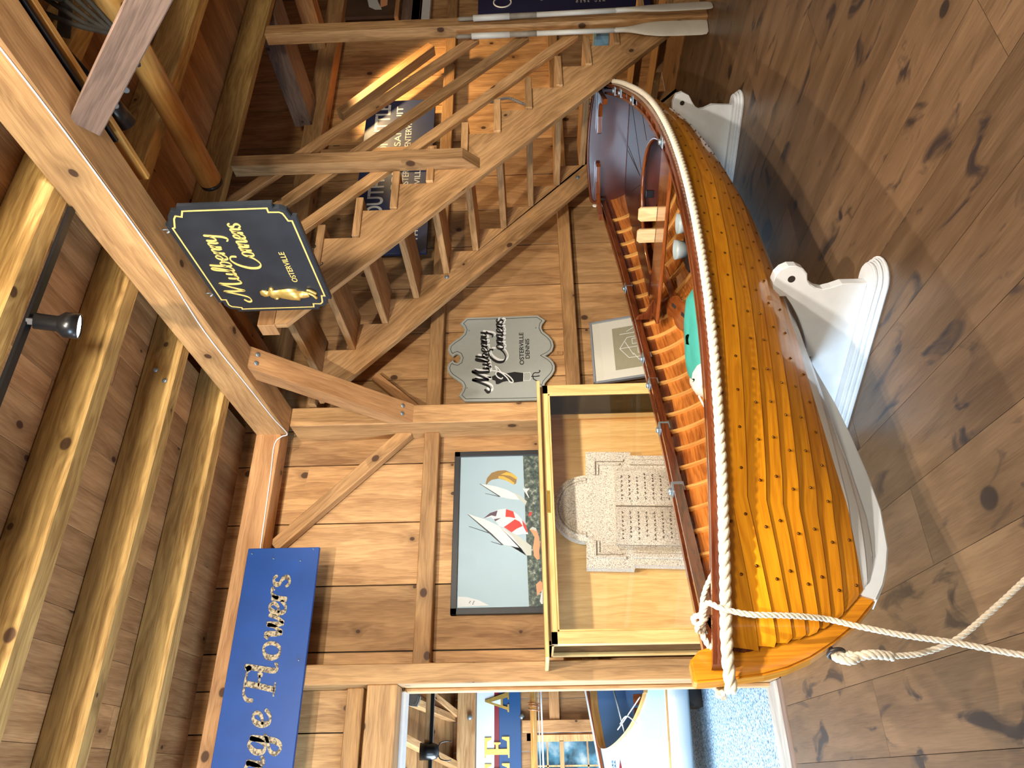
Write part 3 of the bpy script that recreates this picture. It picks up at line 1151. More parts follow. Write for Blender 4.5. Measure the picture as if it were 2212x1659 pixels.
# white chocks under the boat
def hull_z(s, t):
    lo, hi = 0.0, 1.0
    for _ in range(30):
        m = (lo + hi) / 2
        if sec(s, m, .014)[0] < abs(t):
            lo = m
        else:
            hi = m
    return sec(s, lo, .014)[1]


def chock(s0, prof, hole, tip, label):
    o = thing('boat_chock', label, 'boat stand', BP(s0, 0, 0), 'white chocks carrying the boat')
    half_ = []
    for t, z in prof:
        half_.append((t, z))
    # follow the hull from the lobe to the keel
    t1 = prof[-1][0]
    n = 10
    cut_ = [(t1 * (1 - k / n), 0) for k in range(0, n)]
    cv = []
    for t, _ in cut_:
        if abs(t) > .045:
            cv.append((t, min(prof[-1][1], min(hull_z(s0, t), hull_z(s0 + .05, t)) - .008)))
    cv += [(-.04, cv[-1][1]), (-.04, .234)]
    R_ = half_ + cv
    full = R_ + [(-t, z) for t, z in R_[::-1]]
    mt = frame(BP(s0, 0, 0), bw, V((0, 0, 1)))      # local z = bw x up = bu
    b_ = MB()
    b_.prism(full, 0, .05, mt, grain=0, bev=.004)
    ob = b_.build('cradle_board', 'white', o)
    for sg in (-1, 1):
        h_ = MB()
        ht_ = V((hole[0] * -sg if sg > 0 else hole[0], hole[1], 0))
        mh = frame(mt @ V((sg * abs(hole[0]), hole[1], -.0006)), bw, V((0, 0, 1)))
        h_.lathe([(.017, -.0002), (.0168, .0004), (.0005, .0004)], mh, 20)
        h_.build('bolt_hole', 'dark', ob)
    base = MB()
    for (hw, e, z0, z1, bv) in ((.105, 0, 0, .022, .008), (.092, .012, .022, .040, .008), (.078, .026, .040, .060, .006)):
        pl_ = []
        L_ = tip - e
        for k in range(0, 13):
            a = -PI / 2 + PI * k / 12
            pl_.append((L_ - hw + hw * math.cos(a), hw * math.sin(a)))
        for k in range(0, 13):
            a = PI / 2 + PI * k / 12
            pl_.append((-(L_ - hw) + hw * math.cos(a), hw * math.sin(a)))
        base.prism(pl_, z0, z1, frame(BP(s0 + .025, 0, 0), bw, -bu), bev=bv)
    base.build('moulded_base', 'white', o)
    return o


pn_ = [(-.43, .06), (-.431, .174), (-.414, .219), (-.405, .256), (-.413, .288), (-.434, .319), (-.455, .334), (-.485, .341), (-.51, .364), (-.526, .397), (-.527, .432), (-.512, .462), (-.486, .482), (-.45, .489), (-.409, .479), (-.374, .459)]
pn_ = [(2 * -.0 + t, z) for t, z in pn_]
chock(1.66, pn_, (-.462, .408), .54, 'large white wooden boat chock under the near part of the boat')
pf_ = [(-.60, .06), (-.612, .209), (-.590, .262), (-.579, .285), (-.600, .333), (-.640, .360)]
pf_ = [(-.60, .06), (-.609, .21), (-.585, .262), (-.58, .30), (-.60, .333), (-.64, .362), (-.679, .386), (-.704, .437), (-.690, .478), (-.641, .500), (-.59, .497), (-.555, .475)]
chock(4.2, pf_, (-.629, .43), .70, 'white wooden boat chock under the stern end by the stairs')

# things lying in the boat
for i, (t0, t1) in enumerate(((-.11, -.01), (.05, .15))):
    mb = MB()
    mb.prism([(0, 0), (t1 - t0, 0), (t1 - t0, .11), (t1 - t0 - .015, .128), (.015, .128), (0, .11)], 0, .022, frame(BP(3.50, t0, .683), bw, V((0, 0, 1))), grain=1, bev=.002)
    tag(mb.build('wooden_block', 'peg'), ('pale wooden block standing on the thwart nearer the stairs', 'pale wooden block standing on the thwart nearer the bow')[i], 'block', 'pale blocks on the thwart')
bx = thing('switch_box', 'black box with two grey cups in the boat beside the thwart', 'box', BP(3.0, .06, .389))
MB().box((2.98, -.24, .389), (3.20, .14, .55), frame(BP(0, 0, 0), bu, bw), bev=.006).build('case', 'black', bx)
for t in (-.15, .03):
    MB().lathe([(.05, 0), (.062, .05), (.066, .075), (.060, .075), (.045, .02), (.001, .018)], frame(BP(3.10, t, .55), bu, bw), 20).build('cup', 'grey', bx)
pt = thing('bracket_plate', 'dark metal plate with rounded notches lying in the boat beside the teal bag', 'plate', BP(2.8, .0, .52))
nc = [(0, 0), (.20, 0), (.20, .09)]
pl = [(0, 0), (.20, 0), (.20, .16)]
for c in (.165, .075):
    for k in range(9):
        a = PI * k / 8
        pl.append((c + .03 * math.cos(a) , .16 - .05 * math.sin(a)))
pl += [(0, .16)]
MB().prism(pl, 0, .006, frame(BP(2.74, -.20, .53), bu, bw + V((0, 0, .05)))).build('plate', 'darkgrey', pt)
bl_ = thing('slotted_board', 'glossy brown shaped board with two slots lying in the boat', 'board', BP(3.3, .45, .40))
sp_ = [(0, .04), (.12, .0), (.30, .03), (.42, .02), (.55, .06), (.60, .12), (.52, .19), (.38, .17), (.28, .20), (.12, .19), (.02, .13)]
mt = frame(BP(2.78, .30, .50), bu + bw * .25 + V((0, 0, .06)), bw + V((0, 0, .25)))
sb_ = MB().prism([tuple(p)[:2] for p in spline([(a, b, 0) for a, b in sp_], 4, closed=True)], 0, .03, mt, bev=.008).build('board', 'thwart', bl_)
for c in (.17, .42):
    MB().prism([(c - .05, .085), (c + .05, .085), (c + .055, .095), (c + .05, .107), (c - .05, .107), (c - .055, .095)], .029, .032, mt).build('slot', 'dark', sb_)
gb = thing('teal_bag', 'teal canvas bag with white hem lying in the boat', 'bag', BP(2.4, .3, .39))


def pillow(outline, z0, h, seed, mat, name, parent, tilt=0.0):
    b2 = MB()
    n = len(outline)
    cx = sum(p[0] for p in outline) / n
    cy = sum(p[1] for p in outline) / n
    o2 = [p for p in spline([(a, b, 0) for a, b in outline], 5, closed=True)]
    rings = []
    for f, hh in ((1.0, 0), (1.0, .25), (.93, .62), (.75, .9), (.45, 1.0), (.1, 1.02)):
        rings.append([BP(cx + (p.x - cx) * f, cy + (p.y - cy) * f, z0 + h * hh + .008 * math.sin(9 * p.x + 7 * p.y + seed + 3 * f) + tilt * (p.x - cx)) for p in o2 + o2[:1]])
    b2.grid(rings, tone=.5)
    bmesh.ops.recalc_face_normals(b2.bm, faces=b2.bm.faces[:])
    b2.bm.normal_update()
    return b2.build(name, mat, parent)


pillow([(2.60, .04), (2.64, .22), (2.56, .42), (2.46, .56), (2.24, .54), (2.06, .42), (2.10, .22), (2.25, .08), (2.42, .0)], .525, .13, 1, 'teal', 'bag_body', gb)
pillow([(2.30, .57), (2.33, .50), (2.12, .26), (2.03, .26), (2.0, .40), (2.10, .52)], .525, .128, 4, 'cloth', 'hem', gb)
dr = MB()
dr.tube(spline([BP(2.1, .3, .645), BP(2.02, .38, .64), BP(1.95, .45, .61), BP(2.0, .52, .60), BP(2.08, .48, .63)], 6), .006, 7)
dr.build('drawstring', 'cloth', gb)

# outlines measured on the things themselves (metres, in the plane of each sign or picture)
SH = {
    'spin_y1': [(2.089,1.976),(2.137,1.965),(2.179,1.93),(2.197,1.88),(2.2,1.817),(2.172,1.763),(2.135,1.723),(2.085,1.733),(2.074,1.751),(2.109,1.808),(2.129,1.871),(2.121,1.925),(2.103,1.952),(2.077,1.97)],
    'spin_y2': [(2.163,1.857),(2.183,1.808),(2.172,1.767),(2.135,1.723),(2.116,1.725),(2.151,1.781)],
    'spin_y3': [(2.151,1.871),(2.148,1.835),(2.118,1.781),(2.088,1.746),(2.074,1.751),(2.109,1.808),(2.134,1.876)],
    'sail1': [(2.085,2.017),(2.08,1.974),(2.064,1.898),(2.033,1.809),(1.994,1.743),(1.946,1.708),(1.955,1.783),(1.976,1.863),(2.037,1.951)],
    'sail1b': [(2.003,1.752),(1.984,1.708),(1.931,1.649),(1.904,1.661),(1.942,1.699)],
    'mast1': [(2.088,2.026),(2.089,2.021),(1.978,1.858),(1.974,1.865)],
    'boom1': [(2.005,1.982),(2.007,1.978),(1.977,1.858),(1.975,1.871)],
    'spin_r0': [(1.798,1.994),(1.842,1.942),(1.868,1.88),(1.875,1.819),(1.851,1.758),(1.823,1.723),(1.772,1.681),(1.718,1.656),(1.665,1.646),(1.67,1.683),(1.662,1.734),(1.683,1.773),(1.727,1.833),(1.736,1.868),(1.778,1.898),(1.81,1.933)],
    'spin_blue': [(1.798,1.994),(1.842,1.942),(1.863,1.881),(1.814,1.894),(1.823,1.929),(1.811,1.959)],
    'spin_red1': [(1.872,1.815),(1.851,1.758),(1.796,1.743),(1.806,1.785),(1.808,1.82)],
    'spin_red2': [(1.727,1.833),(1.753,1.794),(1.787,1.746),(1.769,1.711),(1.732,1.686),(1.711,1.734),(1.683,1.773)],
    'spin_red3': [(1.782,1.691),(1.741,1.664),(1.687,1.648),(1.678,1.657),(1.728,1.682)],
    'spin_red4': [(1.791,1.911),(1.801,1.854),(1.775,1.898)],
    'sail2': [(1.842,2.117),(1.82,2.064),(1.793,1.981),(1.737,1.872),(1.663,1.777),(1.605,1.735),(1.501,1.665),(1.557,1.702),(1.571,1.761),(1.586,1.834),(1.671,1.928),(1.758,2.029)],
    'sail2b': [(1.732,1.863),(1.686,1.786),(1.644,1.709),(1.573,1.623),(1.5,1.625),(1.501,1.663),(1.561,1.702),(1.654,1.769)],
    'mast2': [(1.835,2.117),(1.837,2.113),(1.678,1.928),(1.586,1.838),(1.584,1.845),(1.674,1.941)],
    'boom2': [(1.738,2.107),(1.738,2.098),(1.683,1.941),(1.671,1.928),(1.685,1.963)],
    'boom3': [(1.613,1.935),(1.614,1.928),(1.586,1.838),(1.586,1.855)],
    'man': [(1.704,1.635),(1.722,1.613),(1.708,1.583),(1.641,1.563),(1.575,1.557),(1.499,1.572),(1.554,1.587),(1.499,1.606),(1.568,1.61),(1.642,1.597),(1.682,1.618)],
    'hat': [(1.704,1.635),(1.724,1.612),(1.712,1.583),(1.685,1.581),(1.699,1.604)],
    'bow': [(2.039,1.68),(2.038,1.627),(2.01,1.649),(1.958,1.629),(1.963,1.637),(2.015,1.667)],
    'corner': [(1.204,2.176),(1.199,2.109),(1.175,2.022),(1.135,1.943),(1.128,2.176)],
    'orange': [(1.555,1.605),(1.562,1.58),(1.537,1.565),(1.472,1.563),(1.465,1.583),(1.497,1.606)],
    'orange2': [(1.282,1.596),(1.309,1.564),(1.289,1.545),(1.235,1.55),(1.22,1.574),(1.197,1.591)],
    'white2': [(1.273,1.541),(1.219,1.559),(1.158,1.572),(1.139,1.561),(1.139,1.546)],
    'redman': [(1.821,1.641),(1.843,1.627),(1.843,1.609),(1.807,1.623),(1.812,1.636)],
    'shield': [(3.699,2.162),(3.7,1.915),(3.701,1.663),(3.702,1.512),(3.646,1.447),(3.603,1.476),(3.564,1.483),(3.523,1.468),(3.476,1.42),(3.429,1.389),(3.371,1.38),(3.32,1.396),(3.289,1.427),(3.271,1.46),(3.244,1.423),(3.206,1.392),(3.168,1.379),(3.118,1.382),(3.07,1.408),(3.034,1.441),(2.998,1.469),(2.968,1.478),(2.926,1.472),(2.883,1.457),(2.854,1.474),(2.832,1.517),(2.832,1.809),(2.838,2.161),(2.895,2.212),(2.948,2.184),(2.984,2.177),(3.015,2.191),(3.053,2.235),(3.091,2.284),(3.13,2.312),(3.173,2.322),(3.217,2.31),(3.254,2.275),(3.228,2.258),(3.221,2.234),(3.236,2.213),(3.27,2.205),(3.303,2.217),(3.316,2.239),(3.307,2.258),(3.285,2.271),(3.318,2.305),(3.364,2.321),(3.409,2.31),(3.447,2.273),(3.484,2.224),(3.529,2.186),(3.568,2.176),(3.602,2.188),(3.637,2.217)],
    'dress': [(3.074,1.928),(3.08,1.914),(3.091,1.893),(3.122,1.877),(3.108,1.845),(3.101,1.797),(3.114,1.732),(3.099,1.655),(3.016,1.659),(3.007,1.739),(3.024,1.797),(3.016,1.835),(2.996,1.872),(2.996,1.893),(3.03,1.898),(3.04,1.925)],
    'skirt': [(3.102,1.655),(3.106,1.596),(3.081,1.589),(3.045,1.59),(3.021,1.601),(3.022,1.657)],
    'stand': [[(3.063,1.589),(3.062,1.568)],[(3.122,1.518),(3.113,1.511),(3.098,1.524),(3.099,1.556),(3.081,1.573),(3.063,1.573),(3.038,1.569),(3.022,1.548),(3.006,1.522)],[(3.062,1.568),(3.062,1.541),(3.067,1.515)]],
    'ribbon': [(3.136,1.931),(3.129,1.904),(3.134,1.882),(3.159,1.893),(3.178,1.898),(3.153,1.871),(3.114,1.845),(3.095,1.807),(3.056,1.765),(3.019,1.744),(3.007,1.755),(3.02,1.776),(3.057,1.797),(3.102,1.839),(3.122,1.882),(3.091,1.893),(3.06,1.872),(3.047,1.845),(3.059,1.834)],
    'bs': [(2.81,3.514),(2.804,3.493),(2.748,3.471),(2.706,3.438),(2.713,3.413),(2.677,3.395),(2.676,2.899),(2.707,2.901),(2.708,2.871),(2.728,2.838),(2.766,2.828),(2.776,2.826),(2.777,2.8),(3.51,2.804),(3.505,2.829),(3.548,2.837),(3.582,2.87),(3.58,2.901),(3.611,2.907),(3.612,3.419),(3.589,3.416),(3.578,3.459),(3.541,3.482),(3.51,3.48),(3.509,3.506)],
    'bsfig': [(3.368,3.191),(3.353,3.166),(3.386,3.167),(3.379,3.124),(3.413,3.13),(3.389,3.092),(3.395,2.992),(3.437,2.989),(3.39,2.925),(3.415,2.922),(3.439,2.944),(3.491,2.933),(3.499,2.946),(3.453,2.994),(3.466,2.998),(3.469,3.102),(3.483,3.174),(3.452,3.194),(3.4,3.202)],
}

# ================================================================== LETTERING
G = {   # strokes of a script hand: x-height 1, ascender 2
 'M': (1.62, [[(-.35, .62), (-.55, .30), (-.42, .0), (-.12, .12), (.12, 1.0), (.30, 2.0)], [(.30, 2.0), (.36, 1.0), (.46, .08)], [(.46, .08), (.70, 1.1), (.98, 2.0)], [(.98, 2.0), (.98, .9), (1.08, .12), (1.25, .02), (1.45, .30)]]),
 'C': (1.42, [[(1.15, 1.45), (1.12, 1.85), (.78, 2.0), (.35, 1.7), (.05, 1.0), (.12, .30), (.52, 0), (.98, .22), (1.25, .62)]]),
 'F': (1.22, [[(.42, 1.88), (.36, .9), (.28, .02)], [(.02, .02), (.58, .02)], [(-.22, 1.25), (-.20, 1.65), (.02, 1.90), (.42, 1.92), (1.05, 1.88)], [(1.05, 1.98), (1.04, 1.65)], [(.36, 1.05), (.82, 1.05)], [(.82, 1.22), (.82, .88)]]),
 'u': (1.02, [[(.08, 1.0), (.05, .45), (.16, .06), (.40, .08), (.60, .42)], [(.66, 1.0), (.63, .35), (.72, .05), (.98, .28)]]),
 'l': (.60, [[(.0, .25), (.26, 1.0), (.38, 1.75), (.26, 2.02), (.10, 1.7), (.06, .6), (.14, .08), (.34, .06), (.58, .34)]]),
 'L': (.62, [[(.02, 1.72), (.16, 2.0), (.20, 1.9), (.16, 1.0), (.14, .2), (.28, .02), (.52, .18)]]),
 'b': (.86, [[(.10, 2.0), (.07, 1.1), (.07, .35), (.22, .04), (.48, .10), (.62, .52), (.48, .92), (.24, .86), (.09, .55)], [(.60, .62), (.82, .70)]]),
 'e': (.76, [[(.05, .40), (.40, .52), (.54, .80), (.38, 1.0), (.15, .86), (.04, .45), (.18, .06), (.46, .06), (.72, .36)]]),
 'r': (.74, [[(.08, 1.0), (.08, .5), (.08, .02)], [(.08, .50), (.25, .88), (.44, 1.0), (.56, .82), (.55, .35), (.66, .08)]]),
 'q': (.62, [[(.08, .98), (.08, .5), (.07, .02)], [(.08, .55), (.22, .92), (.42, 1.02), (.52, .88)]]),
 'y': (.90, [[(.08, 1.0), (.08, .45), (.22, .12), (.44, .22), (.60, .55)], [(.66, 1.0), (.64, .2), (.60, -.55), (.38, -.92), (.10, -.72)]]),
 'o': (.82, [[(.40, 1.0), (.12, .82), (.04, .42), (.20, .05), (.50, .06), (.66, .50), (.56, .90), (.38, 1.0)]]),
 'n': (.96, [[(.08, 1.0), (.08, .02)], [(.09, .45), (.30, .92), (.52, .96), (.60, .55), (.60, .16), (.74, .04), (.94, .28)]]),
 's': (.66, [[(.56, .80), (.38, 1.0), (.14, .88), (.16, .62), (.42, .44), (.50, .16), (.26, 0), (.03, .20)]]),
 'w': (1.20, [[(.0, .80), (.10, 1.0), (.20, .92), (.24, .4), (.34, .02)], [(.34, .02), (.58, .55), (.66, .98), (.70, .4), (.80, .02)], [(.80, .02), (1.02, .45), (1.12, .98)]]),
 'a': (.92, [[(.58, .86), (.34, 1.0), (.06, .62), (.10, .14), (.32, .04), (.52, .34), (.62, 1.0)], [(.62, 1.0), (.60, .3), (.70, .04), (.90, .22)]]),
 'g': (.92, [[(.58, .86), (.34, 1.0), (.06, .62), (.10, .18), (.32, .08), (.52, .36), (.62, 1.0)], [(.62, 1.0), (.60, -.35), (.36, -.78), (.06, -.55), (.16, -.22), (.52, -.02), (.86, .20)]]),
 ' ': (.7, []),
}


def lettering(text, org, xd, yd, width, xh, wmax, wmin, depth, mat, name, parent, slant=.12, rise=0.0, sn=6, mb=None):
    """raised brush letters: org is the start of the base line, the text is 'width' long"""
    adv = sum(G[c][0] for c in text)
    sx = width / adv
    xd, yd = V(xd).normalized(), V(yd).normalized()
    nd = xd.cross(yd)
    own = mb is None
    mb = mb or MB()
    cx = 0.0
    for c in text:
        for stv in G[c][1]:
            P = spline([(p[0], p[1], 0) for p in stv], sn if len(stv) > 2 else 2)
            W_ = []
            L_, R_ = [], []
            for i, p in enumerate(P):
                a = P[max(i - 1, 0)]
                b = P[min(i + 1, len(P) - 1)]
                d = V(((b.x - a.x) * sx, (b.y - a.y) * xh, 0))
                l = d.length or 1
                f = abs(d.y) / l
                w = wmin + (wmax - wmin) * (f ** 1.5) * (1 if d.y < 0 else .55)
                e = min(i, len(P) - 1 - i)
                if e == 0:
                    w *= .55
                q = V(((cx + p.x) * sx + slant * p.y * xh, p.y * xh + rise * (cx + p.x) * sx, 0))
                nn = V((-d.y / l, d.x / l, 0)) * w / 2
                L_.append(q + nn)
                R_.append(q - nn)
            T = lambda q, h: V(org) + xd * q.x + yd * q.y + nd * h
            rows = [[T(l, 0), T(l, depth), T(r, depth), T(r, 0)] for l, r in zip(L_, R_)]
            mb.grid(rows, tone=.5, smooth=False, flip=True)
            for r, fl in ((rows[0], 1), (rows[-1], 0)):
                vs = [mb.bm.verts.new(p) for p in r]
                mb.bm.faces.new(vs if fl else vs[::-1])
        cx += G[c][0]
    if not own:
        return mb
    return mb.build(name, mat, parent)


def sans(text, org, xd, yd, width, height, depth, mat, name, parent, bold=0.0, slant=0.0):
    cu = bpy.data.curves.new('letters', 'FONT')
    cu.body = text
    cu.size = 1.0
    cu.offset = bold
    ob = bpy.data.objects.new('letters', cu)
    COL.objects.link(ob)
    dg = bpy.context.evaluated_depsgraph_get()
    me = bpy.data.meshes.new_from_object(ob.evaluated_get(dg))
    bpy.data.objects.remove(ob)
    xs_ = [v.co.x for v in me.vertices]
    ys_ = [v.co.y for v in me.vertices]
    x0, x1, y0, y1 = min(xs_), max(xs_), min(ys_), max(ys_)
    xd, yd = V(xd).normalized(), V(yd).normalized()
    nd = xd.cross(yd)
    cap = .70 if y0 > -.05 else y1
    for v in me.vertices:
        a = (v.co.x - x0) / (x1 - x0) * width
        b = v.co.y / .70 * height
        v.co = V(org) + xd * (a + slant * b) + yd * b + nd * depth
    bm = bmesh.new()
    bm.from_mesh(me)
    bpy.data.meshes.remove(me)
    mb = MB()
    vm = {v: mb.bm.verts.new(v.co) for v in bm.verts}
    fs = []
    for f in bm.faces:
        fs.append(mb.bm.faces.new([vm[v] for v in f.verts]))
    bm.free()
    r = bmesh.ops.extrude_face_region(mb.bm, geom=fs)
    for e in r['geom']:
        if isinstance(e, bmesh.types.BMVert):
            e.co -= nd * (depth + .0003)
    bmesh.ops.recalc_face_normals(mb.bm, faces=mb.bm.faces[:])
    return mb.build(name, mat, parent)


def flat(pts, y, d, mat, name, parent, plane='xz'):
    """thin raised shape on a picture that faces the viewer (normal -y) or on a sign facing -x"""
    mb = MB()
    if plane == 'xz':
        mb.prism(pts, 0, d, frame((0, y, 0), (1, 0, 0), (0, 0, 1)))
    else:
        mb.prism([(-a, b) for a, b in pts], 0, d, frame((y, 0, 0), (0, -1, 0), (0, 0, 1)))
    return mb.build(name, mat, parent)


def inset(pts, d):
    n = len(pts)
    A = sum(pts[i][0] * pts[(i + 1) % n][1] - pts[(i + 1) % n][0] * pts[i][1] for i in range(n))
    s = 1 if A > 0 else -1
    out = []
    for i in range(n):
        a, b, c = V((*pts[i - 1], 0)), V((*pts[i], 0)), V((*pts[(i + 1) % n], 0))
        d1 = (b - a).normalized()
        d2 = (c - b).normalized()
        n1 = V((-d1.y, d1.x, 0)) * s
        n2 = V((-d2.y, d2.x, 0)) * s
        m = (n1 + n2)
        k = max(.45, (1 + n1.dot(n2)))
        m = m / k
        q = b + m * d
        out.append((q.x, q.y))
    return out


def outline_strip(pts, d0, d1, y, dep, mat, name, parent, plane='xz'):
    a, b = inset(pts, d0), inset(pts, d1)
    mb = MB()
    if plane == 'xz':
        f = lambda p, h: V((p[0], y - h, p[1]))
    else:
        f = lambda p, h: V((y - h, p[0], p[1]))
    n = len(a)
    rows = []
    for i in list(range(n)) + [0]:
        rows.append([f(a[i], 0), f(a[i], dep), f(b[i], dep), f(b[i], 0)])
    mb.grid(rows, smooth=False, tone=.5)
    bmesh.ops.recalc_face_normals(mb.bm, faces=mb.bm.faces[:])
    return mb.build(name, mat, parent)

# ================================================================== STAIRS
sA, sB = 3.90, 5.0
stairs = thing('staircase', 'open plank staircase of pale pine climbing left to the upper floor', 'staircase', (5.0, 4.4, 0))
RUN = .2555


def stringer(y0, y1, low, ktop, xend_top, name):
    tips = [(4.964 - RUN * k, 1.518 + RUN * k) for k in range(-5, ktop + 1)]      # nosing of each notch
    pts = []
    for x, z in tips:
        pts.append((x, z - RUN))
        pts.append((x, z))
    # down to the floor on the right
    poly = [(low - .0, 0.0), (low + .30, 0.0), (tips[0][0], tips[0][1] - RUN)] + pts[1:]
    xt, zt = pts[-1]
    poly += [(xt - RUN + .02, zt), (xend_top, zt)] if xend_top < xt - RUN else [(xend_top, zt)]
    poly += [(xend_top, low - xend_top)]
    mb = MB()
    mb.prism(poly, -y0, -y1, Matrix(((1, 0, 0, 0), (0, 0, -1, 0), (0, 1, 0, 0), (0, 0, 0, 1))), grain=0, bev=0)
    o = mb.build(name, 'stair', stairs)
    uv_ = o.data.uv_layers[0].data
    for p in o.data.polygons:
        if abs(p.normal.y) > .5:
            for li in p.loop_indices:
                c = o.data.vertices[o.data.loops[li].vertex_index].co
                uv_[li].uv = ((c.x - c.z) * .7071 + y0 * 3, (c.x + c.z) * .7071 + y0)
        else:
            for li in p.loop_indices:
                c = o.data.vertices[o.data.loops[li].vertex_index].co
                uv_[li].uv = ((c.x - c.z) * .7071, c.y + 4)
    return o


stringer(sA, sA + .045, 5.925, 7, 2.70, 'stringer')
stringer(sB, sB + .05, 5.975, 7, 2.70, 'stringer')
for k in range(-5, 8):
    x, z = 4.964 - RUN * k, 1.518 + RUN * k
    tr = MB()
    tr.box((x - RUN + .004, sA - .02, z + .001), (x + .118, sB + .055, z + .056), grain=1, bev=.004)
    tr.build('tread', 'stair', stairs)
for (x0_, y0_, x1_, y1_, zb, nm) in ((4.075, 3.79, 4.185, 3.90, 1.936, 'stair_post'), (5.655, 3.79, 5.775, 3.90, 0, 'stair_post')):
    mb = MB()
    if zb:
        mb.prism([(3.79, 2.06), (3.90, 1.936), (3.90, 3.81), (3.79, 3.81)], x0_, x1_, Matrix(((0, 0, 1, 0), (1, 0, 0, 0), (0, 1, 0, 0), (0, 0, 0, 1))), grain=1, bev=.003)
    else:
        mb.box((x0_, y0_, 0), (x1_, y1_, 3.81), grain=2, bev=.004)
    mb.build(nm, 'stair', stairs)
for top, a, b in ((7.725, 3.0, 5.66), (7.29, 3.0, 5.66), (6.865, 3.0, 5.66)):
    mb = MB()
    c = top - .075
    mb.beam((a, 3.925, c - a), (b, 3.925, c - b), .045, .092, (1, 0, 1))
    mb.build('stair_rail', 'grey_timber' if False else 'stair', stairs)
bo_ = []
for (px, pz) in ((3.93, 2.32), (5.08, 1.10), (4.70, 1.40)):
    if px == 4.70:
        continue
    bolt('bolt', (px - .02, sB - .002, pz - .02 + .01), (0, -1, 0), .02, stairs)
wr = MB().beam((6.17, 5.10, 3.52), (7.22, 5.10, 2.60), .12, .10, (1, 0, 1))
tag(wr.build('wall_handrail', 'pine'), 'slanting pine handrail board on the wall behind the stairs', 'handrail')
ld = MB().box((2.69, 3.90, 3.30), (2.95, 4.02, 3.42), grain=0)
tag(ld.build('ledger_block', 'pine_brown'), 'brown block between the tie beam and the top end of the stair stringer', 'block', kind='structure')
l2 = MB().box((2.70, 5.05, 3.35), (3.0, 5.28, 3.41), grain=0)
tag(l2.build('ledger_block', 'pine'), 'short pine block beside the centre post under the stairs', 'block', kind='structure')
hd = MB().beam((3.02, 4.02, 3.80), (3.02, 5.10, 3.80), .10, .20, (0, 0, 1))
tag(hd.build('header_beam', 'pine_brown'), 'brown timber across the top of the stairs behind the knee brace', 'beam', kind='structure')

# navy shuttle sign on the wall behind the stairs
ns = thing('shuttle_sign', 'navy blue wall sign with cream capitals behind the stairs', 'sign', (5.5, 5.26, 2.9))
MB().box((4.40, 5.245, 2.55), (6.56, 5.278, 3.295), grain=0, bev=.003).build('panel', 'navy', ns)
XD, ZD = (1, 0, .012), (0, 0, 1)
sans('SOUTHSIDE SHUTTLE', (4.80, 5.245, 3.02), XD, ZD, 1.69, .155, .002, 'letter', 'lettering', ns, .02)
sans('COTUIT  SANTUIT', (5.20, 5.245, 2.885), XD, ZD, 1.26, .068, .002, 'letter', 'lettering', ns, .01)
sans('OSTERVILLE  CENTERVILLE', (5.22, 5.245, 2.778), XD, ZD, 1.10, .064, .002, 'letter', 'lettering', ns, .01)
sans('THE VILLAGE', (4.54, 5.245, 2.645), XD, ZD, .66, .05, .002, 'letter', 'lettering', ns, .01)
sans('VILLE', (5.29, 5.245, 2.66), XD, ZD, .25, .058, .002, 'letter', 'lettering', ns, .01)

# ================================================================== SIGNS
fsg = thing('flower_sign', 'long blue sign with flaked gold script hanging at the wall plate', 'sign', (.4, 5.08, 3.4))
MB().box((-.9, 5.068, 3.172), (1.520, 5.095, 3.70), grain=0, bev=.003).build('panel', 'bluesign', fsg)
Y_ = (0, 0, 1)
for txt, x, w in (('F', .512, .19), ('L', .655, .085), ('o', .747, .125), ('w', .877, .165), ('e', 1.043, .098), ('q', 1.135, .098), ('s', 1.228, .095), ('e', .335, .105), ('g', .175, .125), ('a', .025, .14)):
    b_ = 3.357
    lettering(txt, (x, 5.068, b_), (1, 0, 0), Y_, w, .118 if txt not in 'FL' else .108, .037, .015, .003, 'oldgold', 'letter', fsg, slant=.10)
for (x, z) in ((1.48, 3.665), (1.44, 3.50), (1.42, 3.30), (1.505, 3.215), (.74, 3.22)):
    bolt('screw', (x, 5.067, z), (0, -1, 0), .006, fsg)

# pale grey shield sign on the wall
gs = thing('shield_sign', 'pale grey scalloped shield sign with black script and a dress form', 'sign', (3.25, 5.33, 1.85))
o_ = MB()
YS = 5.335
o_.prism(SH['shield'], 0, .022, frame((0, YS + .022, 0), (1, 0, 0), (0, 0, 1)), bev=.002)
# frame z = x cross z-up = -y, so the slab reaches from YS+.022 to YS
o_.build('panel', 'greysign', gs)
outline_strip(SH['shield'], .020, .0245, YS - .0002, .0008, 'ink', 'border_line', gs)
YL = YS - .0005
for dx, dz, dp, mt, nm in ((.018, -.022, .0008, 'whitepaint', 'letter_shadow'), (0, 0, .0022, 'ink', 'lettering')):
    lettering('M', (2.985 + dx, YL, 1.945 + dz), (1, 0, 0), Y_, .20, .077, .030, .009, dp, mt, nm, gs, slant=.14, rise=.05)
    lettering('ulberry', (3.145 + dx, YL, 1.952 + dz), (1, 0, 0), Y_, .395, .058, .021, .007, dp, mt, nm, gs, slant=.14, rise=.06)
    lettering('C', (3.205 + dx, YL, 1.808 + dz), (1, 0, 0), Y_, .155, .075, .026, .009, dp, mt, nm, gs, slant=.14)
    lettering('orners', (3.345 + dx, YL, 1.825 + dz), (1, 0, 0), Y_, .325, .062, .022, .007, dp, mt, nm, gs, slant=.14, rise=.01)
sans('OSTERVILLE', (3.184, YL, 1.648), (1, 0, 0), Y_, .335, .038, .001, 'ink', 'town_name', gs, .015)
sans('DENNIS', (3.246, YL, 1.597), (1, 0, 0), Y_, .205, .036, .001, 'ink', 'town_name', gs, .015)
flat(SH['dress'], YL, .001, 'ink', 'dress_form', gs)
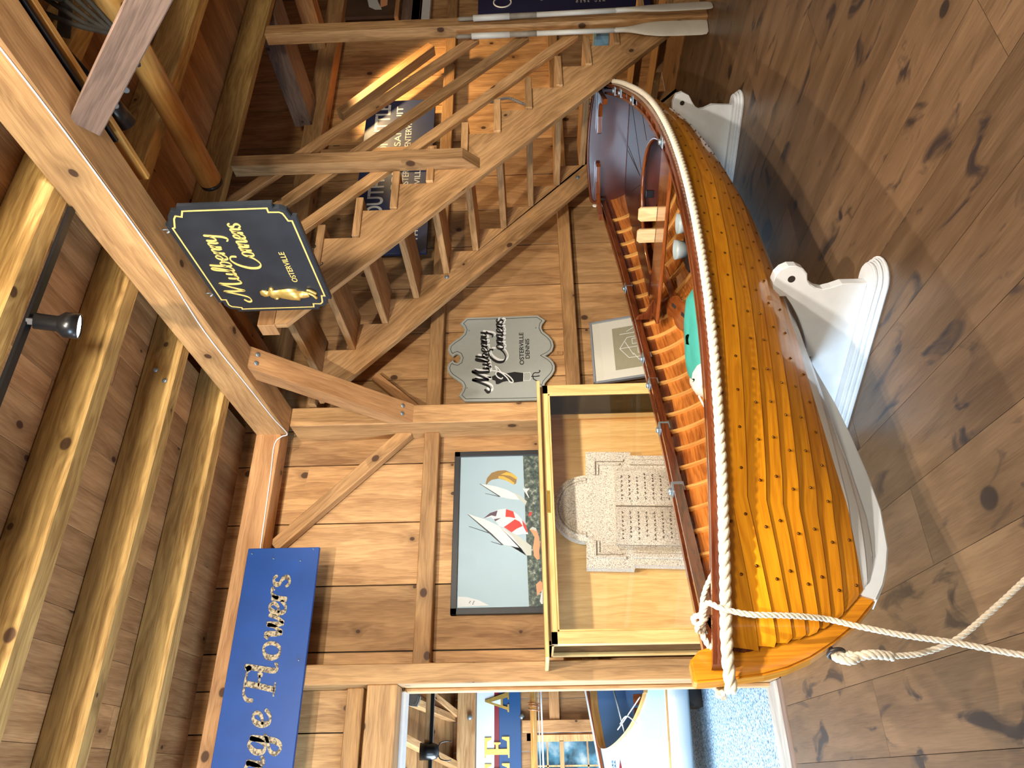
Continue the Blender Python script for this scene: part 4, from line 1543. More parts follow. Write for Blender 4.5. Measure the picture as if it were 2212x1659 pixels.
sk = flat(SH['skirt'], YL, .001, 'greysign', 'wire_skirt', gs)
outline_strip(SH['skirt'], 0, .003, YL - .0005, .0012, 'whitepaint', 'skirt_line', sk)
stp = MB()
for line in SH['stand']:
    stp.tube(spline([(a, YL - .001, b) for a, b in line], 5) if len(line) > 2 else [(a, YL - .001, b) for a, b in line], .0045, 6)
cx_ = sum(p[0] for p in SH['stand'][0]) / 2
stp.build('form_stand', 'ink', gs)
rb = MB()
rb.tube(spline([(a, YL - .0016, b) for a, b in SH['ribbon']], 4), .0062, 6)
rb.build('ribbon', 'whitepaint', gs)
for x, z in ((3.555, 2.138), (2.965, 2.145), (3.565, 1.535), (2.98, 1.512)):
    bolt('screw', (x, YL, z), (0, -1, 0), .006, gs)
MB().box((3.30, 5.375, 1.30), (3.34, 5.388, 1.42), bev=.001).build('hanging_strip', 'pine', gs)

# black hanging sign under the tie beam
hs = thing('hanging_sign', 'black hanging sign with gold script and gilded figure under the tie beam', 'sign', (2.6, 3.15, 3.5))
XS = 2.60
mt = frame((XS + .03, 0, 0), (0, -1, 0), (0, 0, 1))
mb = MB()
mb.prism([(-a, b) for a, b in SH['bs']], 0, .03, mt, bev=.004)
mb.build('panel', 'blacksign', hs)
outline_strip(SH['bs'], .027, .036, XS - .0004, .0012, 'goldpaint', 'gold_border', hs, 'yz')
DX = (0, -1, 0)
xl = XS - .0004


def ll(t, y, z, w, xh, wm, wn, rise=0.0, sl=.12):
    lettering(t, (xl, y, z), DX, Y_, w, xh, wm, wn, .003, 'goldpaint', 'lettering', hs, slant=sl, rise=rise)


ll('M', 3.445, 3.292, .185, .068, .015, .006, -.02)
ll('ulberry', 3.283, 3.288, .395, .063, .014, .006, -.02)
ll('C', 3.195, 3.118, .125, .078, .017, .007)
ll('orners', 3.085, 3.128, .275, .063, .014, .006, -.04)
sans('OSTERVILLE', (xl, 3.325, 2.955), DX, Y_, .27, .032, .001, 'goldpaint', 'town_name', hs, .005)
fg = MB()
# gilded relief figure: bonnet, bodice, long skirt
fy, fz = 3.42, 0
prof = [(2.925, .02), (2.955, .03), (2.985, .034), (2.99, .052), (3.04, .050), (3.09, .040), (3.115, .030), (3.135, .042), (3.155, .036), (3.165, .018), (3.172, .026), (3.195, .030), (3.212, .018), (3.216, .004)]
rows = []
for z, hw in prof:
    rows.append([V((XS - max(0.0, math.sin(PI * k / 10)) * hw * .55 - .0005, fy + .02 + hw * math.cos(PI * k / 10) - .10 * (z - 3.05), z)) for k in range(11)])
fg.grid(rows, tone=.5)
bmesh.ops.recalc_face_normals(fg.bm, faces=fg.bm.faces[:])
for (yy, zz, r) in ((3.385, 3.135, .016), (3.47, 3.13, .018), (3.455, 2.955, .014)):
    fg.lathe([(r, -.001), (r * .8, .010), (r * .3, .016), (.0005, .017)], frame((XS, yy, zz), (0, -1, 0), (0, 0, 1)), 10)
fgo = fg.build('gilded_figure', 'gold', hs)
fo = MB()
fo.tube(spline([(XS - .008, 3.43, 2.925), (XS - .012, 3.44, 2.90), (XS - .012, 3.475, 2.885)], 4), .010, 7)
fo.tube(spline([(XS - .008, 3.40, 2.925), (XS - .012, 3.405, 2.90), (XS - .012, 3.43, 2.875)], 4), .009, 7)
fo.build('feet', 'gold', fgo)
for yy in (2.86, 3.43):
    hk = MB()
    hk.tube(spline([(XS + .015, yy, 3.553), (XS + .015, yy, 3.525), (XS + .0, yy, 3.512), (XS - .006, yy, 3.524), (XS + .015, yy, 3.50), (XS + .015, yy, 3.47)], 6), .004, 7)
    hk.build('hook', 'steel', hs)
for yy in (3.05, 3.2):
    hk = MB()
    hk.tube(spline([(XS + .015, yy, 2.80), (XS + .015, yy, 2.79), (XS + .03, yy, 2.778), (XS + .04, yy, 2.786)], 6), .003, 6)
    hk.build('hook', 'black', hs)

# ================================================================== FRAMED SAILING PICTURE
YP = 5.34
pic = thing('framed_picture', 'black framed picture of racing sailboats on the wall behind the display case', 'picture', (1.7, 5.36, 1.6))
fx0, fx1, fz0, fz1 = 1.072, 2.368, 1.36, 2.230
fr_ = MB()
for lo, hi in (((fx0, 0, fz1 - .047), (fx1, 0, fz1)), ((fx0, 0, fz0), (fx1, 0, fz0 + .047)), ((fx0, 0, fz0), (fx0 + .048, 0, fz1)), ((fx1 - .046, 0, fz0), (fx1, 0, fz1))):
    fr_.box((lo[0], YP - .012, lo[2]), (hi[0], YP + .035, hi[2]), bev=.003)
fr_.build('frame', 'blackframe', pic)
M['sky'] = plain('picture_sky', lin(170, 196, 210), .5, noise=.03, nscale=3)
M['sea'] = speckle('picture_sea', [(.40, lin(40, 58, 54)), (.56, lin(96, 108, 96)), (.72, lin(190, 196, 186))], 26, .6, 0.0)
M['yellow'] = plain('picture_yellow', lin(222, 178, 70), .5)
M['ochre'] = plain('picture_ochre', lin(150, 116, 60), .5)
M['sail'] = plain('picture_sail_white', lin(222, 226, 230), .5)
M['sailshade'] = plain('picture_sail_cream', lin(196, 200, 192), .5)
M['red'] = plain('picture_red', lin(206, 52, 44), .5)
M['plum'] = plain('picture_plum', lin(84, 62, 78), .5)
M['skin'] = plain('picture_orange_tan', lin(224, 156, 112), .5)
M['picdark'] = plain('picture_dark', lin(44, 48, 50), .5)
cv_ = MB()
cv_.box((fx0 + .04, YP, fz0 + .04), (fx1 - .04, YP + .02, fz1 - .04), bev=0)
cvo = cv_.build('print', 'sky', pic)
flat([(fx0 + .045, 1.652), (fx1 - .044, 1.674), (fx1 - .044, fz0 + .045), (fx0 + .045, fz0 + .045)], YP, .0004, 'sea', 'sea', cvo)
q = .0006
for nm, key, mt_ in (('spinnaker', 'spin_y1', 'ochre'), ('spinnaker_patch', 'spin_y2', 'yellow'), ('spinnaker_patch', 'spin_y3', 'yellow'), ('sail', 'sail1', 'sail'), ('sail', 'sail1b', 'sailshade'), ('mast', 'mast1', 'picdark'), ('boom', 'boom1', 'picdark'),
                     ('spinnaker', 'spin_r0', 'sail'), ('spinnaker_patch', 'spin_blue', 'plum'), ('spinnaker_patch', 'spin_red1', 'red'), ('spinnaker_patch', 'spin_red2', 'red'), ('spinnaker_patch', 'spin_red3', 'red'), ('spinnaker_patch', 'spin_red4', 'plum'),
                     ('sail', 'sail2', 'sail'), ('sail', 'sail2b', 'sailshade'), ('mast', 'mast2', 'picdark'), ('boom', 'boom2', 'picdark'), ('boom', 'boom3', 'picdark'),
                     ('sailor', 'man', 'skin'), ('sailor_hat', 'hat', 'sailshade'), ('boat_bow', 'bow', 'sail'), ('sail_corner', 'corner', 'sail'), ('sailor', 'orange', 'skin'), ('sailor', 'orange2', 'skin'), ('wake', 'white2', 'sail'), ('sailor', 'redman', 'red')):
    q += .00012
    flat(SH[key], YP, q, mt_, nm, cvo)
for i, (x, z) in enumerate(((1.155, 2.085), (1.165, 2.08), (1.145, 2.06), (1.155, 2.056), (1.165, 2.052))):
    flat([(x, z), (x + .005, z), (x + .005, z + .009), (x, z + .009)], YP, q + .0002, 'picdark', 'sail_number', cvo)
MB().box((fx0 + .04, YP - .008, fz0 + .04), (fx1 - .04, YP - .006, fz1 - .04), bev=0).build('glazing', 'glass', pic)

# pale framed house drawing leaning on the wall
hp = thing('framed_drawing', 'silver framed house drawing with wide mat leaning on the wall behind the boat', 'picture', (3.17, 4.9, 0))
b0, b1 = V((2.865, 4.86, .003)), V((2.86, 5.145, 1.072))
mt = frame(b0, (1, 0, 0), b1 - b0)
HH = (b1 - b0).length
hb_ = MB()
for lo, hi in (((0, HH - .02), (.61, HH)), ((0, 0), (.61, .02)), ((0, 0), (.02, HH)), ((.59, 0), (.61, HH))):
    hb_.box((lo[0], lo[1], -.03), (hi[0], hi[1], .006), mt, bev=.003)
hb_.build('frame', 'silver', hp)
MB().box((.015, .015, -.02), (.595, HH - .015, -.006), mt, bev=0).build('mat_board', 'mat', hp)
dw = MB().box((.10, .25, -.006), (.51, HH - .19, -.0045), mt, bev=0).build('drawing', 'drawing', hp)
ln = MB()
def dl(x0, y0, x1, y1, w=.004):
    p, q_ = mt @ V((x0, y0, -.004)), mt @ V((x1, y1, -.004))
    ln.beam(p, q_, w, .0012, mt.to_3x3() @ V((0, 0, 1)), bev=0)
zt = HH - .19
for a in ((.30, zt - .05, .20, zt - .12), (.30, zt - .05, .40, zt - .12), (.44, zt - .06, .44, zt - .28), (.36, zt - .10, .22, zt - .16), (.20, zt - .12, .20, zt - .34), (.40, zt - .12, .40, zt - .34), (.16, zt - .34, .48, zt - .34), (.46, zt - .12, .50, zt - .2), (.30, zt - .05, .30, zt - .30), (.14, zt - .22, .24, zt - .16),
          (.235, zt - .2, .285, zt - .2), (.235, zt - .25, .285, zt - .25), (.235, zt - .2, .235, zt - .25), (.285, zt - .2, .285, zt - .25), (.33, zt - .16, .38, zt - .16), (.33, zt - .21, .38, zt - .21), (.33, zt - .16, .33, zt - .21), (.38, zt - .16, .38, zt - .21)):
    dl(*a)
ln.build('white_lines', 'whitepaint', dw)
MB().box((.015, .015, .0), (.595, HH - .015, .002), mt, bev=0).build('glazing', 'glass', hp)

# ================================================================== DISPLAY CASE WITH CARVED STONE
case = thing('display_case', 'maple and glass display case in front of the centre post', 'display case', (1.63, 4.8, 0))
cx0, cx1, cy0, cy1 = .727, 2.536, 4.552, 5.06
MB().box((.645, 4.50, 1.528), (cx1 + .012, cy1 + .02, 1.552), grain=0, bev=.003).build('top_board', 'maple', case)
MB().box((cx0, cy0 + .025, 1.509), (cx1, cy1, 1.527), grain=0, bev=0).build('top_frame', 'maple', case)
MB().box((cx0, cy0, 0), (cx1, cy1, .34), grain=0, bev=.004).build('base_cabinet', 'maple', case)
MB().box((cx0 + .02, cy0 + .02, .34), (cx1 - .02, cy1 - .02, .352), grain=0, bev=0).build('inner_floor', 'maple', case)
dr_ = MB()
zt = 1.513
dr_.box((cx0, cy0, zt - .042), (cx1, cy0 + .025, zt), grain=0)
dr_.box((cx0, cy0, .34), (cx1, cy0 + .025, .40), grain=0)
dr_.box((cx0, cy0, .34), (cx0 + .078, cy0 + .025, zt), grain=2)
dr_.box((cx1 - .072, cy0, .34), (cx1, cy0 + .025, zt), grain=2)
for lo, hi, g in (((cx0 + .078, cy0 + .005, zt - .054), (cx1 - .072, cy0 + .02, zt - .042), 0), ((cx0 + .078, cy0 + .005, .40), (cx0 + .090, cy0 + .02, zt - .042), 2), ((cx1 - .084, cy0 + .005, .40), (cx1 - .072, cy0 + .02, zt - .042), 2)):
    dr_.box(lo, hi, grain=g, tone=.9, bev=.002)
dro = dr_.build('front_door', 'maple', case)
MB().box((cx0 + .085, cy0 + .010, .395), (cx1 - .08, cy0 + .014, zt - .05), bev=0).build('door_pane', 'glass', dro)
MB().box((1.56, cy0 - .003, zt - .028), (1.72, cy0 + .001, zt - .006), bev=.001).build('hinge_plate', 'brass', dro)
for x in (1.58, 1.70):
    MB().lathe([(.004, 0), (.003, .002), (.0005, .0022)], frame((x, cy0 - .003, zt - .017), (1, 0, 0), (0, 0, 1)), 8).build('screw', 'brass', dro)
cp_ = MB()
cp_.box((cx0, cy1 - .035, .34), (cx0 + .03, cy1, 1.528), grain=2)
cp_.box((cx0, cy0 + .025, .34), (cx0 + .03, cy1, .38), grain=1)
cp_.box((cx0, cy0 + .025, 1.495), (cx0 + .03, cy1, 1.528), grain=1)
cp_.box((cx0, cy0 + .025, .34), (cx0 + .03, cy0 + .06, 1.528), grain=2)
cp_.build('side_frame', 'maple', case)
MB().box((cx0 + .012, cy0 + .025, .36), (cx0 + .016, cy1 - .03, 1.50), bev=0).build('side_pane', 'glass', case)
bp_ = MB()
bp_.box((.80, cy1 - .018, .352), (cx1 - .045, cy1 - .006, 1.528), grain=2, tone=.55, bev=0)
bp_.build('back_panel', 'maple', case)
bm2 = MB()
bm2.box((cx1 - .05, cy1 - .05, .34), (cx1, cy1, 1.528), grain=2)
bm2.build('corner_post', 'maple', case)
MB().box((cx1 - .014, cy0 + .025, .36), (cx1 - .010, cy1 - .05, 1.50), bev=0).build('side_pane', 'glass', case)

M['carved'] = plain('dark_carved_strokes', lin(96, 86, 76), .9)
# the carved stone: round headed tablet with shoulders and an open book
tb = thing('stone_tablet', 'carved grey stone tablet with round head and open book inside the display case', 'tablet', (1.66, 4.9, .352))
lean = frame((1.66, 4.83, .353), (1, 0, -.055), (.06, .055, 1))
zr = .873        # height of the shoulders above the foot


def arc(r, a0, a1, n=20, c=(0, 0)):
    return [(c[0] + r * math.cos(a0 + (a1 - a0) * k / n), c[1] + r * math.sin(a0 + (a1 - a0) * k / n)) for k in range(n + 1)]


body = [(-.405, 0), (.405, 0), (.405, .545), (.432, .545), (.432, zr)] + arc(.245, 0, PI, 24, (0, zr))[0:] + [(-.432, zr), (-.432, .545), (-.405, .545)]
tmb = MB()
tmb.prism(body, -.09, 0, lean, grain=0)
slab = tmb.build('slab', 'granite', tb)
for d0, d1, h in ((.026, .042, .024), (.050, .062, .017)):
    ar = MB()
    rows = [[lean @ V((r * math.cos(a), zr + r * math.sin(a), hh)) for r, hh in ((.245 - d0, 0), (.245 - d0, h), (.245 - d1, h), (.245 - d1, 0))] for a in [PI * k / 30 for k in range(31)]]
    ar.grid(rows, tone=.5)
    bmesh.ops.recalc_face_normals(ar.bm, faces=ar.bm.faces[:])
    ar.build('arch_moulding', 'granite', slab)
for sg in (-1, 1):
    for x, w, h, z0_ in ((.36, .018, .026, .60), (.332, .014, .018, .625)):
        mo = MB()
        mo.box((sg * x - w / 2, z0_ if True else 0, 0), (sg * x + w / 2, zr - .05 - (.36 - x), h), lean, bev=.003)
        mo.box((sg * x if sg < 0 else .245 - .0, zr - .05 - (.36 - x) - w, 0), (-.245 if sg < 0 else x, zr - .05 - (.36 - x), h), lean, bev=.003)
        mo.build('frame_moulding', 'granite', slab)
    mo = MB()
    mo.box((sg * .345 - .02, 0, 0), (sg * .345 + .02, .56, .030), lean, bev=.008)
    mo.build('frame_moulding', 'granite', slab)
bk_ = thing('x', 'x', 'x')
bpy.data.objects.remove(bk_)
for sg in (-1, 1):
    pg = MB()
    rows = []
    for k in range(13):
        x = sg * (.005 + .27 * k / 12)
        hgt = .030 + .034 * math.sin(PI * min(1, (k / 12) * .95 + .08)) ** .8
        rows.append([lean @ V((x, .12, 0)), lean @ V((x, .12, hgt)), lean @ V((x, .665 + .006 * math.sin(k * 1.7), hgt)), lean @ V((x, .665, 0))])
    pg.grid(rows, tone=.5)
    for r in (rows[0], rows[-1]):
        vs = [pg.bm.verts.new(p) for p in r]
        pg.bm.faces.new(vs)
    bmesh.ops.recalc_face_normals(pg.bm, faces=pg.bm.faces[:])
    po = pg.build('book_page', 'granite', slab)
    ed = MB()
    for k in range(5):
        yv = -.0 + .008 * k
        ed.box((sg * (.272 + .008 * k) - .003, .12, .002), (sg * (.272 + .008 * k) + .003, .660 - .004 * k, .020 - .003 * k), lean, bev=.001)
    ed.build('page_edges', 'granite', po)
    tx = MB()
    for row in range(8):
        x = .045
        zz = .62 - .055 * row
        while x < .235:
            L_ = R.uniform(.008, .022)
            k = x / .27
            hgt = .030 + .034 * math.sin(PI * min(1, k * .95 + .08)) ** .8
            pts_ = [lean @ V((sg * (x + L_ * f), zz + .006 * math.sin(f * 7 + row), hgt + .001)) for f in (0, .33, .66, 1)]
            tx.tube(pts_, .0036, 5)
            x += L_ + R.uniform(.010, .022)
    tx.build('carved_text', 'carved', po)

# ================================================================== OARS, LAMPS, SPAR AND WHAT HANGS ABOVE
def oar(foot, topp, label, facing):
    foot, topp = V(foot), V(topp)
    d = (topp - foot).normalized()
    o = thing('oar', label, 'oar', foot, 'oars leaning on the stair post')
    L_ = (topp - foot).length
    fx = V(facing)
    fx = (fx - d * fx.dot(d)).normalized()
    fy_ = d.cross(fx)
    at = lambda h, a=0, b=0: foot + d * h + fx * a + fy_ * b
    mb = MB()
    rows = []
    for h, w, tk in ((.004, .055, .006), (.02, .078, .008), (.06, .085, .009), (.25, .085, .010), (.42, .080, .012), (.54, .062, .015), (.64, .036, .018), (.72, .022, .020), (.80, .0205, .0205)):
        rows.append([at(h, w * math.copysign(abs(math.cos(a)) ** .8, math.cos(a)), tk * math.sin(a)) for a in [2 * PI * k / 16 for k in range(17)]])
    mb.grid(rows, tone=.5)
    vs = [mb.bm.verts.new(p) for p in rows[0][:16]]
    mb.bm.faces.new(vs)
    bmesh.ops.recalc_face_normals(mb.bm, faces=mb.bm.faces[:])
    mb.build('blade', 'cream', o)
    MB().tube([at(.79), at(1.46)], .021, 14).build('loom', 'cream', o)
    MB().tube([at(1.46), at(1.69)], .0225, 14).build('leather', 'oar_grey', o)
    MB().tube([at(1.69), at(L_ - .135), at(L_ - .13)], [.026, .026, .02], 14).build('loom_upper', 'cream', o)
    MB().tube([at(L_ - .13), at(L_ - .02), at(L_)], [.0165, .0185, .014], 12).build('grip', 'oar_grey', o)
    return o


oar((5.595, 3.842, .0), (5.585, 3.84, 2.150), 'white oar with grey grip leaning on the post side toward the stairs', (-1, .25, 0))
oar((5.60, 3.655, .0), (5.70, 3.755, 2.13), 'white oar leaning on the post front at the very edge of the photo', (1, .25, 0))


def spot(base, lens, label, r=.058, groupn=None, short=False):
    base, lens = V(base), V(lens)
    o = thing('spot_lamp', label, 'lamp', base)
    d = (lens - base).normalized()
    a = d.orthogonal()
    mt = frame(base, a, d.cross(a))
    L_ = (lens - base).length
    st0 = MB()
    st0.box((-.03, -.016, -.005), (.03, .016, .028), mt, bev=.003)
    st0.build('track_adapter', 'black', o)
    mb = MB()
    mb.lathe([(.012, .02), (r * .62, .024), (r * .62, L_ * .56), (r * .72, L_ * .60), (r, L_ * .70), (r, L_), (r * .94, L_), (r * .90, L_ - .012), (.001, L_ - .014)], mt, 28)
    mb.build('housing', 'black', o)
    le = MB()
    le.lathe([(r * .90, L_ - .011), (r * .89, L_ - .006), (.001, L_ - .004)], mt, 24)
    le.build('lens', 'lamp', o)
    return o, d


spot((1.800, 2.512, 3.800), (1.812, 2.592, 3.618), 'black cylinder spot lamp on the ceiling track with a lit lens')
lamp('track_spot_light', 'SPOT', (1.815, 2.605, 3.59), (1.75, 2.75, .5), 220, SOFT, .04, cone=80)
tk = MB().box((-2.4, 2.493, 3.788), (2.452, 2.53, 3.809), bev=.002)
tag(tk.build('lighting_track', 'black'), 'black lighting track along the joist left of the tie beam', 'track')

spr = thing('mast_spar', 'round varnished spar with black painted end hanging under the ceiling', 'spar', (3.53, 3.4, 3.66))
MB().tube([(3.52, .6, 3.70), (3.535, 3.40, 3.70)], .075, 24).build('spar', 'spar', spr)
MB().tube([(3.5352, 3.40, 3.70), (3.536, 3.43, 3.70), (3.536, 3.44, 3.70)], [.0755, .074, .06], 24).build('black_end', 'black', spr)
for yy in (.9,):
    MB().tube([(3.53 + .085 * math.cos(a), yy, 3.70 + .108 * math.sin(a)) for a in [2 * PI * k / 20 for k in range(20)]], .006, 6, closed=True).build('hanging_loop', 'dark', spr)
s2 = MB().beam((2.80, .6, 3.60), (2.80, 2.66, 3.60), .035, .06, (0, 0, 1))
tag(s2.build('wooden_batten', 'spar'), 'slim varnished batten hanging right of the tie beam', 'batten')
s4 = MB().box((2.715, .8, 3.555), (2.735, 2.35, 3.60), grain=1, bev=.002)
tag(s4.build('lighting_track', 'black'), 'black lighting track on the right side of the tie beam', 'track')
sp2, _ = spot((2.93, 1.95, 3.70), (2.93, 2.42, 3.60), 'dark cylinder spot lamp with a lit lens beside the grey brace', .05)
rp = MB()
for k in range(5):
    a = k * .05
    rp.tube(spline([(3.05 + a, 1.9 - .05 * k, 3.74), (3.02 + a * .4, 1.95, 3.60 - .02 * k), (3.06 + .03 * math.sin(k), 2.02 + .02 * k, 3.50 - .015 * k), (3.08, 2.08 + .03 * k, 3.47)], 6), .012, 6)
rp.tube(spline([(3.0, 1.75, 3.76), (3.1, 1.85, 3.66), (3.2, 1.95, 3.72), (3.1, 2.05, 3.76)], 6), .03, 8)
tag(rp.build('rope_bundle', plain('tarred_rope', (.03, .026, .022), .85, noise=.3)), 'dark tarred rope bundle hanging at the top right beside the batten', 'rope')
rgp = MB()
rope3(rgp, spline([(6.42, 5.2, 1.95), (6.45, 5.18, 1.75), (6.36, 5.2, 1.55), (6.35, 5.2, 1.25), (6.34, 5.2, .6), (6.34, 5.2, .018)], 6), .016, .07, .012, 6)
tag(rgp.build('grey_rope', plain('grey_rope', lin(130, 128, 124), .9)), 'grey rope hanging on the wall behind the stair rails', 'rope')

# corner at the right edge of the photo
pn2 = thing('info_panel', 'deep navy information panel with a white capital C at the edge of the photo', 'panel', (8.4, 5.2, 1.0))
MB().box((7.955, 5.20, .04), (9.2, 5.23, 2.098), bev=.003).build('board', 'navydeep', pn2)
cl = MB()
cc_ = [V((8.185 + .10 * math.cos(a), 5.1995, 1.805 + .105 * math.sin(a))) for a in [math.radians(40 + 280 * k / 30) for k in range(31)]]
cl.tube(cc_, .010, 6)
cl.build('capital_letter', 'whitepaint', pn2)
cl = MB()
cl.tube([V((8.235 + .035 * math.cos(a), 5.1995, 1.33 + .035 * math.sin(a))) for a in [math.radians(40 + 280 * k / 20) for k in range(21)]], .004, 6)
cl.build('capital_letter', 'whitepaint', pn2)
for i, t in enumerate(('Oster', 'comm', 'of lab', 'of coast', '', 'Chan', 'indus', 'Jack')):
    if t:
        sans(t, (8.12, 5.1995, .90 - .045 * i), (1, 0, 0), Y_, .10 + .01 * (i % 3), .026, .0006, 'letter', 'small_text', pn2)
pa2 = thing('painting', 'dark framed painting with a white shingled house at the top right edge', 'picture', (8.5, 5.2, 3.2))
MB().box((8.02, 5.20, 3.085), (9.2, 5.24, 3.78), bev=0).build('canvas', plain('painting_brown', lin(72, 52, 38), .5, noise=.3, nscale=4), pa2)
MB().box((7.97, 5.185, 3.05), (9.2, 5.25, 3.10), grain=0, bev=.004).build('frame', 'pine_brown', pa2)
flat([(8.20, 3.42), (9.1, 3.62), (9.1, 3.50), (8.30, 3.32), (8.14, 3.26), (8.14, 3.34)], 5.199, .0015, 'sailshade', 'white_gable', pa2)
flat([(8.18, 3.28), (9.0, 3.34), (9.0, 3.22), (8.22, 3.20)], 5.199, .0017, 'skin', 'chimney', pa2)
for (z0_, z1_, mt_, lab) in ((3.10 - .20, 3.10 - .30, 'grey_timber', 'weathered grey board between two orange boards at the right edge'), (2.90, 2.80, 'pine_brown', 'orange board above the white strip at the right edge'), (2.78, 2.68, 'white', 'white painted strip above the navy panel at the right edge')):
    b_ = MB().box((7.95, 5.22, z1_), (9.3, 5.30, z0_ if mt_ != 'grey_timber' else 3.02), grain=0)
    tag(b_.build('wall_strip', mt_), lab, 'board', kind='structure')
bn = MB().box((5.80, 4.05, .553), (5.93, 4.25, .94), bev=.02)
tag(bn.build('blue_box', plain('pale_blue_plastic', lin(120, 160, 176), .5)), 'pale blue box standing on a low stair tread', 'box')
lamp('track_spot_light', 'SPOT', (6.9, 4.5, 3.5), (6.5, 5.39, 2.1), 190, (1.0, .66, .30), .05, cone=110)

# ================================================================== THE NEXT ROOM THROUGH THE DOORWAY
cpt = MB().box((-2.6, 5.44, -.03), (3.2, 9.2, 0.004), bev=0)
struct('floor', cpt, 'carpet', 'pale blue grey speckled carpet of the next room', 'carpet').name = 'floor_carpet'
nw = MB()
x = -2.6
WX0, WX1, WZ0, WZ1 = -.62, .415, .78, 1.655
while x < 3.2:
    w = R.uniform(.24, .34)
    x2 = min(x + w, 3.2)
    if x2 <= WX0 - .06 or x >= WX1 + .06:
        nw.box((x + .002, 9.2, 0), (x2 - .002, 9.23, 2.6), grain=2, bev=0)
    else:
        nw.box((x + .002, 9.2, 0), (x2 - .002, 9.23, WZ0 - .05), grain=2, bev=0)
        nw.box((x + .002, 9.2, WZ1 + .05), (x2 - .002, 9.23, 2.6), grain=2, bev=0)
    x = x2
nw.box((WX1 + .0, 9.2, .7), (WX1 + .08, 9.23, 1.75), grain=2, bev=0)
nw.box((WX0 - .08, 9.2, .7), (WX0, 9.23, 1.75), grain=2, bev=0)
struct('wall_back', nw, 'pine_brown', 'brown board wall at the far end of the next room', 'wall').name = 'wall_far'
nr = MB()
nr.box((3.2, 5.44, 0), (3.23, 9.23, 3.9), grain=1, bev=0)
struct('wall_right', nr, 'pine', 'side wall of the next room hidden behind the far wall', 'wall')
timber('post', (.50, 9.10, 0), (.63, 9.2, 1.80), 2, 'pine_brown', 'brown post right of the window in the next room', 'post')
timber('girt_beam', (.63, 9.12, 1.36), (3.2, 9.2, 1.48), 0, 'pine_brown', 'girt on the wall of the next room right of the window', 'beam')
timber('beam', (-2.6, 9.04, 2.34), (3.2, 9.2, 2.55), 0, 'jamb', 'pale pine plate above the name board in the next room', 'beam')
rd = MB()
for k in range(14):
    a0, a1 = k / 14, (k + 1) / 14
    p0, p1 = V((0, 9.24, 2.60)).lerp(V((0, 5.44, 4.05)), a0), V((0, 9.24, 2.60)).lerp(V((0, 5.44, 4.05)), a1)
    rd.beam(V((-2.6, *(p0 + p1).yz / 2)), V((3.2, *(p0 + p1).yz / 2)), (p1 - p0).length - .003, .02, (0, -.36, .93) if False else (0, .357, .934), bev=0)
struct('ceiling', rd, 'board', 'pale sloping plank ceiling of the next room', 'ceiling').name = 'ceiling_sloping'
for i, (a, b) in enumerate((((.17, 9.12, 2.56), (.44, 7.6, 3.04)), ((.70, 9.12, 2.58), (.90, 8.3, 2.86)), ((-.4, 9.12, 2.56), (-.2, 7.6, 3.04)), ((.66, 9.12, 2.62), (.76, 7.4, 3.0)))):
    r_ = MB().beam(a, b, .07, .10, (0, .3, .95))
    tag(r_.build('rafter', 'jamb'), ('pale rafter slanting over the boat in the next room', 'pale brace meeting the plate nearest the door post', 'pale rafter at the very left edge of the doorway view', 'flat pale rafter beside the carved bracket')[i], 'rafter', kind='structure')
# window with daylight behind it
wf = MB()
for lo, hi in (((WX0 - .06, WZ1 - .01), (WX1 + .06, WZ1 + .05)), ((WX0 - .06, WZ0 - .05), (WX1 + .06, WZ0 + .01)), ((WX0 - .06, WZ0), (WX0 + .01, WZ1)), ((WX1 - .01, WZ0), (WX1 + .06, WZ1)), ((WX0, 1.325), (WX1, 1.375))):
    wf.box((lo[0], 9.16, lo[1]), (hi[0], 9.24, hi[1]), bev=.002)
zmid = (1.375 + WZ1) / 2
for zz in (zmid, (1.325 + WZ0) / 2):
    wf.box((WX0, 9.19, zz - .009), (WX1, 9.21, zz + .009), bev=0)
for k in range(1, 4):
    xx = WX0 + (WX1 - WX0) * k / 4 + .0
    wf.box((xx - .009, 9.19, WZ0), (xx + .009, 9.21, WZ1), bev=0)
win = struct('window_1', wf, 'jamb', 'pale wooden sash window of the next room', 'window')
MB().box((WX0, 9.198, WZ0), (WX1, 9.202, WZ1), bev=0).build('pane', 'glass', win)
om, nt_, b_ = nmat('outdoor_daylight')
tc_ = N(nt_, 'ShaderNodeTexCoord')
no_ = N(nt_, 'ShaderNodeTexNoise')
no_.inputs['Scale'].default_value = 3.2
no_.inputs['Detail'].default_value = 5
nt_.links.new(tc_.outputs['Object'], no_.inputs['Vector'])
cr_ = ramp(nt_, no_.outputs[0], [(.40, lin(30, 84, 110)), (.52, lin(96, 170, 206)), (.64, lin(214, 240, 250))])
nt_.links.new(cr_, b_.inputs['Emission Color'])
b_.inputs['Emission Strength'].default_value = 1.15
b_.inputs['Base Color'].default_value = (0, 0, 0, 1)
ob_ = MB().box((-3, 11.5, -.5), (3, 11.52, 4.0), bev=0)
tag(ob_.build('outside_backdrop', om), 'blurred bright trees and sky outside the window', 'outside', kind='structure')

# name board with gilt letters
nb = thing('name_board', 'white red and blue name board with gilt letters over the window in the next room', 'sign', (.3, 9.18, 2.1))
M['bandblue'] = plain('name_board_blue', lin(36, 78, 128), .4)
M['bandred'] = plain('name_board_red', lin(128, 40, 52), .4)
M['bandwhite'] = plain('name_board_white', lin(214, 226, 238), .4)
MB().box((-2.2, 9.155, 2.125), (2.4, 9.185, 2.335), bev=.004).build('white_band', 'bandwhite', nb)
MB().box((-2.2, 9.157, 2.070), (2.4, 9.185, 2.125), bev=0).build('red_band', 'bandred', nb)
MB().box((-2.2, 9.155, 1.815), (2.4, 9.185, 2.070), bev=.004).build('blue_band', 'bandblue', nb)


